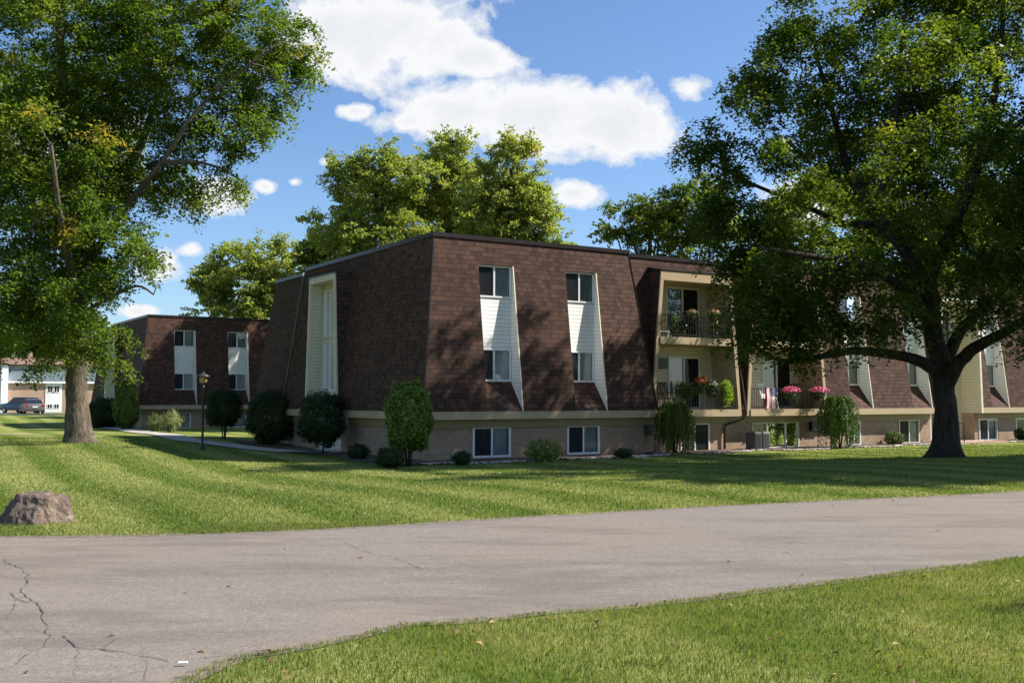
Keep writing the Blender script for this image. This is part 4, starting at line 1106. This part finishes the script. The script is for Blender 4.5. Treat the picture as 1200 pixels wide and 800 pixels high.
whitef = leaf_mat('pale_petals', (.6, .55, .5), (.85, .8, .75), None, .3); peach = leaf_mat('pinkish_dry_petals', (.4, .22, .16), (.5, .3, .22), None, .3); lime = leaf_mat('lime_leaves', (.22, .34, .03), (.42, .52, .06), None, .4)
z2 = ZF+.02; z3 = 4.36; rb = bfr+.0
def xz(px, y=bfr): return X(px, 455, y)
pot_plant('fern_planter', xz(807), rb+.22, z2+.42, .33, .55, whitef, 'bushy green fern in a planter at the left of the lower flowered balcony', nf=0, n=1500, seed=1, trail=.25)
pot_plant('flower_planter', xz(823), rb+.14, z2+.62, .30, .55, redf, 'planter with red and orange blooms at the middle of the lower flowered balcony', nf=150, n=900, seed=2, trail=.2)
pot_plant('flower_planter', xz(835), rb+.16, z2+.55, .26, .5, whitef, 'planter with pale white blooms beside the red ones on the lower balcony', nf=60, n=1000, leafm=M_LEAF_D, seed=3, trail=.35)
pot_plant('trailing_planter', xz(851), rb+.05, z2+.48, .26, .55, whitef, 'planter of lime green trailing leaves at the right end of the lower balcony', nf=0, n=1300, leafm=lime, seed=4, trail=.55)
pot_plant('flower_planter', xz(813), rb+.1, z3+.62, .24, .3, peach, 'small pot of dried orange flowers on the top balcony railing, left one', nf=110, n=400, seed=5, fsize=.05)
pot_plant('flower_planter', xz(838), rb+.1, z3+.66, .28, .34, peach, 'small pot of pinkish flowers on the top balcony railing, right one', nf=140, n=400, seed=6, fsize=.05)
pot_plant('leafy_planter', xz(796), rb+.25, z3+.05, .2, .75, whitef, 'leafy green plant on the floor of the top balcony at its left', nf=0, n=700, seed=7)
pot_plant('leafy_planter', xz(805), rb+.25, z3+.05, .2, .6, whitef, 'shorter leafy green plant near the middle of the top balcony floor', nf=8, n=600, seed=8)
pot_plant('leafy_planter', xz(843), rb+.25, z3+.05, .2, .6, whitef, 'leafy green plant on the floor at the right end of the top balcony', nf=20, n=600, seed=9)
pot_plant('flower_basket', xz(922), rb-.12, z2+.35, .40, .42, pink, 'basket of bright pink flowers on the railing next to the flag', nf=300, n=700, seed=10, leafm=M_LEAF_D, trail=.15)
pot_plant('flower_basket', xz(955), rb-.12, z2+.35, .42, .42, pink, 'basket of bright pink flowers at the right end of the flag balcony', nf=320, n=700, seed=11, leafm=M_LEAF_D, trail=.15)
pot_plant('leafy_planter', xz(938), rb+.3, z2+.02, .22, .4, whitef, 'low green plant on the balcony floor between the two pink baskets', nf=0, n=500, seed=12)
def chair(x, y, z, rz, mat, label):
    t = empty('balcony_chair', LW(x, y, z), ANG+rz); tag(t, label, 'chair', 'chairs on the balconies')
    MB().box(-.24, .24, -.24, .24, .40, .44).build('seat', mat, t, bevel=.012)
    m = MB()
    for i in range(6): a = -.2+i*.08; m.hexa([(a-.022, .22, .44), (a+.022, .22, .44), (a+.022, .24, .44), (a-.022, .24, .44), (a-.022, .36, .98), (a+.022, .36, .98), (a+.022, .38, .98), (a-.022, .38, .98)])
    m.box(-.25, .25, .35, .39, .98, 1.03); m.build('backrest', mat, t)
    for sx in (-1, 1):
        for sy in (-1, 1): MB().tube([(sx*.22, sy*.22, .4), (sx*.25, sy*.27, 0)], .02, 6).build('leg', mat, t)
        MB().box(sx*.25-.025, sx*.25+.025, -.24, .3, .62, .65).build('armrest', mat, t)
M_WICK = plain('wicker_brown', (.22, .15, .10), .8, .2, 20)
chair(xz(785), rb+.62, z3, R(-20), M_WICK, 'brown wicker chair on the top balcony')
chair(xz(828), rb+.7, z3, R(30), M_BLACK, 'black metal chair among the plants on the top balcony')
chair(xz(793), rb+.6, z2, R(-10), M_BLACK, 'black metal chair on the lower flowered balcony')
chair(xz(912), rb+.5, z2, R(15), M_WHITE, 'white slatted chair behind the flag')
chair(xz(945), rb+.6, z2, R(-30), M_BLACK, 'dark metal chair behind the right pink basket')
MB_t = MB(); p = LW(xz(781), rb+.3, z3)
tb_ = empty('side_table', p, ANG); tag(tb_, 'low white side table at the left end of the top balcony', 'table')
MB().box(-.25, .25, -.2, .2, .18, .22).build('table_top', M_WHITE, tb_, bevel=.01)
for sx in (-1, 1):
    for sy in (-1, 1): MB().box(sx*.21-.02, sx*.21+.02, sy*.16-.02, sy*.16+.02, 0, .178).build('leg', M_WHITE, tb_)
def flag():
    t = empty('flag', LW(xz(902), bfr-.035, z2+.84), ANG); tag(t, 'red, white and blue striped flag hung over the balcony railing', 'flag')
    w, h = .56, .82
    def bb(x, z): return -.03-.02*math.sin(x*22)-.01*math.sin(z*9+x*5)
    fr_ = plain('flag_red', (.55, .04, .06), .8, .05, 8); fw_ = plain('flag_white', (.8, .79, .77), .8, .05, 8); fb_ = plain('flag_blue', (.03, .06, .22), .8, .05, 8)
    cl, sta = MB(), MB(); n = 13; nz = 12; mi = []
    for i in range(n):
        x0 = -w/2+w*i/n; x1 = x0+w/n
        for j in range(nz):
            za = -h*j/nz; zb = -h*(j+1)/nz
            cl.poly([(x0, bb(x0, za), za), (x1, bb(x1, za), za), (x1, bb(x1, zb), zb), (x0, bb(x0, zb), zb)])
            mi.append(2 if (i >= n-7 and j < 5) else i % 2)
    for r_ in range(9):
        for c_ in range(6 if r_ % 2 == 0 else 5):
            x = -w/2+w*6/13+w*7/13*((c_+.5+(.5 if r_ % 2 else 0))/6); z = -h*5/12*(r_+.6)/9.4; y = bb(x, z)-.004
            pts = [(x+(.012 if k % 2 == 0 else .005)*math.sin(k*math.pi/5), y, z+(.012 if k % 2 == 0 else .005)*math.cos(k*math.pi/5)) for k in range(10)]; cl.poly(pts); mi.append(1)
    o = cl.build('cloth', fr_, t); o.data.materials.append(fw_); o.data.materials.append(fb_)
    o.data.polygons.foreach_set('material_index', mi)
flag()
def condenser(px, label, c):
    x = XB(px, 520); g_ = LW(x, yb-.75, 0); t = empty('cooling_unit', (g_.x, g_.y, float(tz(g_.x, g_.y))), ANG); tag(t, label, 'cooling unit', 'cooling units by the downspout')
    mt = plain('unit_metal', c, .5, .1, 5)
    MB().box(-.18, .18, -.26, .26, .04, .72).build('housing', mt, t, bevel=.03)
    m = MB()
    for i in range(9): m.box(-.15, .15, -.275, -.262, .12+i*.06, .14+i*.06)
    m.build('louvre', M_BLACK, t); MB().lathe((0, 0, .722), [(.15, 0), (.15, .02), (.05, .03)], 16).build('fan_grille', M_BLACK, t)
condenser(867, 'darker grey cooling unit on the ground beside the downspout', (.10, .10, .10)); condenser(876.5, 'lighter grey green cooling unit on the ground left of the wide basement window', (.2, .21, .17))
# litter on road edge
lt = gp(214, 781); o = MB().tube([(-.028, 0, .009), (.028, .01, .009)], .009, 8).build('litter', M_WHITE); o.location = (lt.x, lt.y, .416); tag(o, 'small white piece of litter on the road edge', 'litter')

# ------------------------------------------------------------------ trees
def px_blob(px, py, rx, ry, Y, dy=0, rdepth=None, w=1):
    if px < -20 or px > 1250 or py < -20: w *= .4
    c = at(px, py, Y+dy); s = F/(Y+dy); return (c, (rx/s, rdepth if rdepth else (rx+ry)/2/s, ry/s), w)
def limb(pts, Y):
    return [at(p[0], p[1], Y+(p[2] if len(p) > 2 else 0)) for p in pts]

# right-hand maple
YR = gp(1108, 536).y; bR = gp(1108, 536)
limbsR = [([bR]+limb([(1109, 500), (1106, 460), (1102, 425), (1094, 385), (1088, 345), (1080, 318)], YR), .375, .22),
          (limb([(1104, 440), (1085, 427, -.3), (1066, 419, -.6), (1035, 414, -1), (1000, 411, -1.4), (965, 417, -1.8), (925, 424, -2.2), (890, 412, -2.5)], YR), .21, .05),
          (limb([(1083, 330), (1060, 292, .2), (1035, 262, .5), (1010, 232, .8), (993, 195, 1), (984, 160, 1), (970, 110, 1.2), (955, 60, 1.4)], YR), .25, .05),
          (limb([(1022, 246, .6), (1040, 205, .3), (1048, 150, 0), (1054, 80, 0), (1060, 20, 0)], YR), .14, .04),
          (limb([(1086, 350), (1098, 305, -.5), (1115, 272, -.8), (1133, 230, -1), (1148, 184, -1), (1162, 130, -1), (1172, 70, -1), (1176, 10, -1)], YR), .24, .06),
          (limb([(1148, 190, -1), (1170, 165, -1.5), (1200, 140, -2), (1240, 120, -2)], YR), .12, .04),
          (limb([(1108, 455), (1122, 428, -.5), (1142, 408, -1), (1172, 392, -1.4), (1205, 372, -2), (1250, 345, -2.4), (1300, 330, -2.6)], YR), .24, .07),
          (limb([(1104, 430), (1128, 385, .8), (1165, 350, 1.6), (1215, 310, 2.4), (1270, 260, 3)], YR), .22, .06),
          (limb([(1095, 400), (1080, 350, 2), (1060, 300, 4), (1030, 250, 5.5), (1010, 190, 6)], YR), .2, .05),
          (limb([(1092, 380), (1060, 340, -2), (1010, 310, -3.5), (950, 300, -4.5), (890, 290, -5)], YR), .18, .04),
          (limb([(1035, 262, .5), (990, 262, 1), (940, 240, 1.5), (880, 215, 2), (830, 190, 2)], YR), .13, .035)]
bl = [(955, 85, 85, 62, 0), (895, 95, 48, 55, -1), (1080, 55, 110, 85, 1), (1190, 60, 110, 110, 0), (865, 165, 70, 34, 0), (905, 215, 80, 50, 1), (865, 270, 62, 50, 0), (880, 335, 48, 48, 0), (935, 320, 80, 70, -2), (905, 388, 42, 30, -1.5), (955, 385, 52, 34, -2),
      (1015, 150, 85, 75, 2), (1020, 370, 50, 34, 1), (1130, 230, 85, 90, -2), (1150, 330, 75, 50, -3), (1230, 220, 90, 100, 0), (1220, 340, 80, 50, 0), (1190, 405, 40, 22, -2), (1060, 300, 60, 60, 5), (1040, -40, 160, 60, 0), (1160, -50, 150, 80, 2), (1300, 100, 100, 130, 0), (1080, 200, 120, 100, 5), (1080, 215, 80, 50, -3), (820, 168, 42, 16, 0), (815, 235, 40, 30, 0), (815, 195, 30, 22, 1), (950, 235, 40, 50, -5), (1000, 300, 40, 26, -5), (1180, 290, 40, 22, -5), (1060, 345, 52, 34, -3), (1180, 335, 60, 40, -4), (1135, 372, 44, 22, -4), (1215, 385, 50, 28, -3), (1030, 390, 40, 16, -3), (1045, 150, 60, 30, -6), (1090, 60, 85, 34, -7), (940, 150, 50, 26, -5), (1160, 140, 60, 28, -6),  (880, 380, 34, 36, -3), (925, 405, 34, 18, -3), (990, 395, 50, 22, -3), (900, 350, 50, 50, 1), (1010, 330, 60, 50, -2), (1310, 300, 80, 60, 0), (960, 10, 55, 45, 0), (905, 40, 24, 30, 0)]
tree('maple_tree', bR, limbsR, [px_blob(a, b, c, d, YR, e) for a, b, c, d, e in bl], 1000, 250, .125, M_LEAF_R, M_BARKD,
     'huge spreading maple with a dark trunk on the lawn before the right facade', cr=.74, seed=21, autumn=.04, rootflare=1.8, droop=.75, tint_bias=.0, flat=.42, rn=.5)

# left-hand maple
bL = gp(93, 518); YL = bL.y
limbsL = [([bL]+limb([(91, 490), (89, 460), (90, 425), (92, 380), (92, 330), (90, 280), (84, 200), (76, 120), (70, 40), (66, -60)], YL), .46, .12),
          (limb([(88, 440), (76, 418, -.6), (50, 395, -1.5), (15, 375, -2), (-25, 360, -2)], YL), .2, .05),
          (limb([(91, 340), (115, 290, -1), (150, 240, -1.5), (190, 190, -2), (230, 130, -2), (280, 85, -2), (330, 50, -2)], YL), .16, .03),
          (limb([(91, 310), (125, 240, 1.5), (165, 170, 2.5), (190, 90, 3), (205, 20, 3), (215, -60, 3)], YL), .22, .05),
          (limb([(90, 300), (60, 240, 1), (20, 190, 2), (-30, 150, 2), (-70, 90, 2)], YL), .22, .05),
          (limb([(92, 370), (125, 350, -1), (160, 335, -1.5), (180, 345, -2)], YL), .09, .03),
          (limb([(190, 190, -2), (230, 190, -1.5), (270, 200, -1)], YL), .09, .03),
          (limb([(90, 350), (80, 300, -3), (70, 250, -4.5), (60, 170, -5.5)], YL), .18, .05)]
bl = [(60, 60, 150, 110, 0), (190, 60, 120, 100, 0), (290, 45, 80, 62, 0), (335, 85, 42, 46, 0), (250, 140, 75, 55, -1), (300, 135, 40, 34, 0), (160, 190, 90, 60, 1), (245, 215, 48, 40, 0), (60, 210, 110, 100, -1), (110, 290, 62, 60, 0), (150, 335, 34, 26, -1), (55, 330, 95, 60, 0),
      (95, 400, 48, 34, -2), (30, 390, 50, 36, -1), (132, 405, 22, 30, -2), (-70, 200, 120, 140, 0), (-70, 350, 70, 50, 0), (60, 150, 100, 110, 5), (50, 170, 90, 50, -3), (80, 260, 70, 44, -3), (20, 90, 80, 40, -4), (110, -60, 200, 70, 0), (290, -40, 60, 40, 0), (200, 250, 40, 30, -1), (80, 395, 52, 34, -4), (120, 420, 36, 18, -3), (60, 420, 30, 20, -3), (100, 360, 60, 44, -4), (20, 350, 70, 60, -4), (140, 300, 40, 50, -4), (300, 90, 60, 60, 0), (350, 50, 26, 40, 0), (40, 420, 40, 22, -2), (75, 415, 44, 24, 2), (10, 370, 60, 50, 2), (60, 370, 50, 40, 3)]
tree('maple_tree', bL, limbsL, [px_blob(a, b, c, d, YL, e) for a, b, c, d, e in bl], 1120, 250, .135, M_LEAF_L, M_BARKL,
     'tall maple with grey bark and a few orange leaves on the lawn at the left', cr=.88, seed=22, autumn=.12, rootflare=1.5, droop=.45, tint_bias=.04, flat=.5, rn=.6)

def bg_tree(px, Y, blobs, label, seed, nclump, per, ls, mat, cr, bias=0.0, autumn=0.0, top=None, group='trees behind the buildings'):
    x = (px-600)/F*Y; b = Vector((x, Y, float(tz(x, Y)))); top = top or min(q[1] for q in blobs)
    P = [b]+[at(px+(i % 2)*4-2, 467-(467-top)*f, Y) for i, f in enumerate((.2, .4, .6, .8, .93))]
    lim = [(P, .35, .06)]
    rr = random.Random(seed)
    for q in blobs:
        s = P[rr.choice((2, 3))]; c = at(q[0], q[1], Y+(q[4] if len(q) > 4 else 0)); lim.append(([s, (s+c)/2+Vector((0, 0, -.5)), c], .14, .03))
    tree('background_tree', b, lim, [px_blob(q[0], q[1], q[2], q[3], Y, q[4] if len(q) > 4 else 0) for q in blobs], nclump, per, ls, mat, M_BARKL, label, group, cr=cr, seed=seed, tint_bias=bias, autumn=autumn, droop=.05, nside=6, flat=.85, rn=1.0)
bg_tree(440, 66, [(400, 200, 26, 15), (445, 195, 36, 22), (425, 235, 45, 32), (475, 210, 36, 30), (395, 270, 40, 26), (450, 280, 60, 40), (430, 240, 40, 40, 4), (425, 330, 60, 40)], 'leafy green tree rising behind the roof, left one of the tall trees there', 31, 300, 240, .19, M_LEAF_B, .85, .0)
bg_tree(525, 70, [(530, 175, 32, 22), (515, 215, 45, 38), (555, 225, 40, 40), (500, 255, 50, 35), (560, 275, 50, 35), (530, 235, 50, 45, 4), (520, 320, 60, 40)], 'tallest tree behind the roof with its crown in the middle of the row', 32, 300, 240, .19, M_LEAF_B, .85, .04)
bg_tree(600, 64, [(600, 178, 30, 16), (595, 205, 36, 26), (615, 235, 36, 25), (635, 265, 34, 20), (580, 255, 45, 40), (640, 290, 34, 20), (600, 250, 40, 40, 4), (600, 320, 60, 40)], 'yellowing tree behind the roof above the front windows, right one of the tall trees', 33, 290, 240, .19, M_LEAF_B, .85, .16, .2)
bg_tree(300, 95, [(300, 302, 50, 20), (252, 325, 28, 24), (285, 335, 60, 35), (345, 312, 40, 30), (330, 345, 50, 32), (300, 380, 80, 40)], 'broad yellow green tree behind the gap between the two brown buildings', 34, 320, 220, .25, M_LEAF_B, 1.0, .06)
bg_tree(395, 80, [(385, 285, 30, 22), (400, 310, 40, 30), (362, 300, 22, 20), (390, 370, 40, 40)], 'shorter dark green tree behind the ridge left of the tall tree row', 35, 90, 230, .28, M_LEAF_R, 1.1, .1)
bg_tree(760, 62, [(735, 250, 28, 14), (775, 240, 34, 22), (722, 275, 24, 10), (770, 275, 50, 24), (820, 250, 50, 40), (800, 330, 60, 40)], 'grey green tree behind the roof at the left edge of the big maple', 36, 200, 170, .19, M_LEAF_R, .75, .25)
bg_tree(930, 66, [(900, 290, 60, 50), (980, 270, 70, 60), (1050, 290, 70, 55), (960, 340, 90, 40)], 'tree behind the building roof seen through the big maple crown', 37, 130, 200, .3, M_LEAF_B, 1.1, -.1)
bg_tree(1160, 74, [(1120, 290, 60, 50), (1200, 270, 70, 60), (1260, 300, 70, 55)], 'tree behind the right end of the roof, seen through the maple crown', 38, 110, 200, .3, M_LEAF_B, 1.1, -.1)
# far trees beyond the white house
bg_tree(25, 165, [(10, 408, 26, 18), (42, 402, 26, 20), (25, 425, 50, 20)], 'dark distant tree above the roof of the white house', 39, 120, 150, .6, M_LEAF_D, 2.0, group='distant trees')
bg_tree(-30, 150, [(-40, 400, 40, 26), (-15, 415, 30, 18)], 'dark distant tree at the left edge behind the white house', 40, 100, 150, .6, M_LEAF_D, 2.0, group='distant trees')
bg_tree(100, 160, [(85, 410, 30, 18), (115, 400, 30, 26), (100, 430, 40, 20)], 'dark distant tree behind the maple trunk and the white house', 41, 100, 150, .6, M_LEAF_D, 2.0, group='distant trees')
# trees beside the photographer's right that shade the lawn
def side_tree(x, y, H, Rr, label, seed, nclump=260):
    b = Vector((x, y, float(tz(x, y)))); rr = random.Random(seed); zc = H*.62
    tr = [b, b+Vector((.1, 0, H*.2)), b+Vector((-.1, .1, H*.4)), b+Vector((0, 0, H*.65)), b+Vector((0, .1, H*.9))]
    lims = [(tr, .4, .08)]; bls = [((b+Vector((0, 0, zc))), (Rr*.75, Rr*.75, H*.33), 1)]
    for k in range(9):
        a = k*2.4; z = H*(.38+.5*(k/9)); r = Rr*(.75-.35*(k/9)); c = b+Vector((math.cos(a)*r, math.sin(a)*r, z)); bls.append((c, (Rr*.38, Rr*.38, H*.14), 1)); lims.append(([b+Vector((0, 0, z*.6)), (b+c)/2+Vector((0, 0, z*.35)), c], .13, .03))
    tree('maple_tree', b, lims, bls, nclump, 230, .26, M_LEAF_R, M_BARKD, label, 'maples outside the picture on the right', cr=1.1, seed=seed, droop=.3)
side_tree(21.8, 27.8, 17, 7.5, 'maple outside the picture whose crown shades the far right lawn', 51, 560)
side_tree(18.3, 7.4, 14, 4.8, 'maple outside the picture whose shadow touches the near right verge', 52, 200)
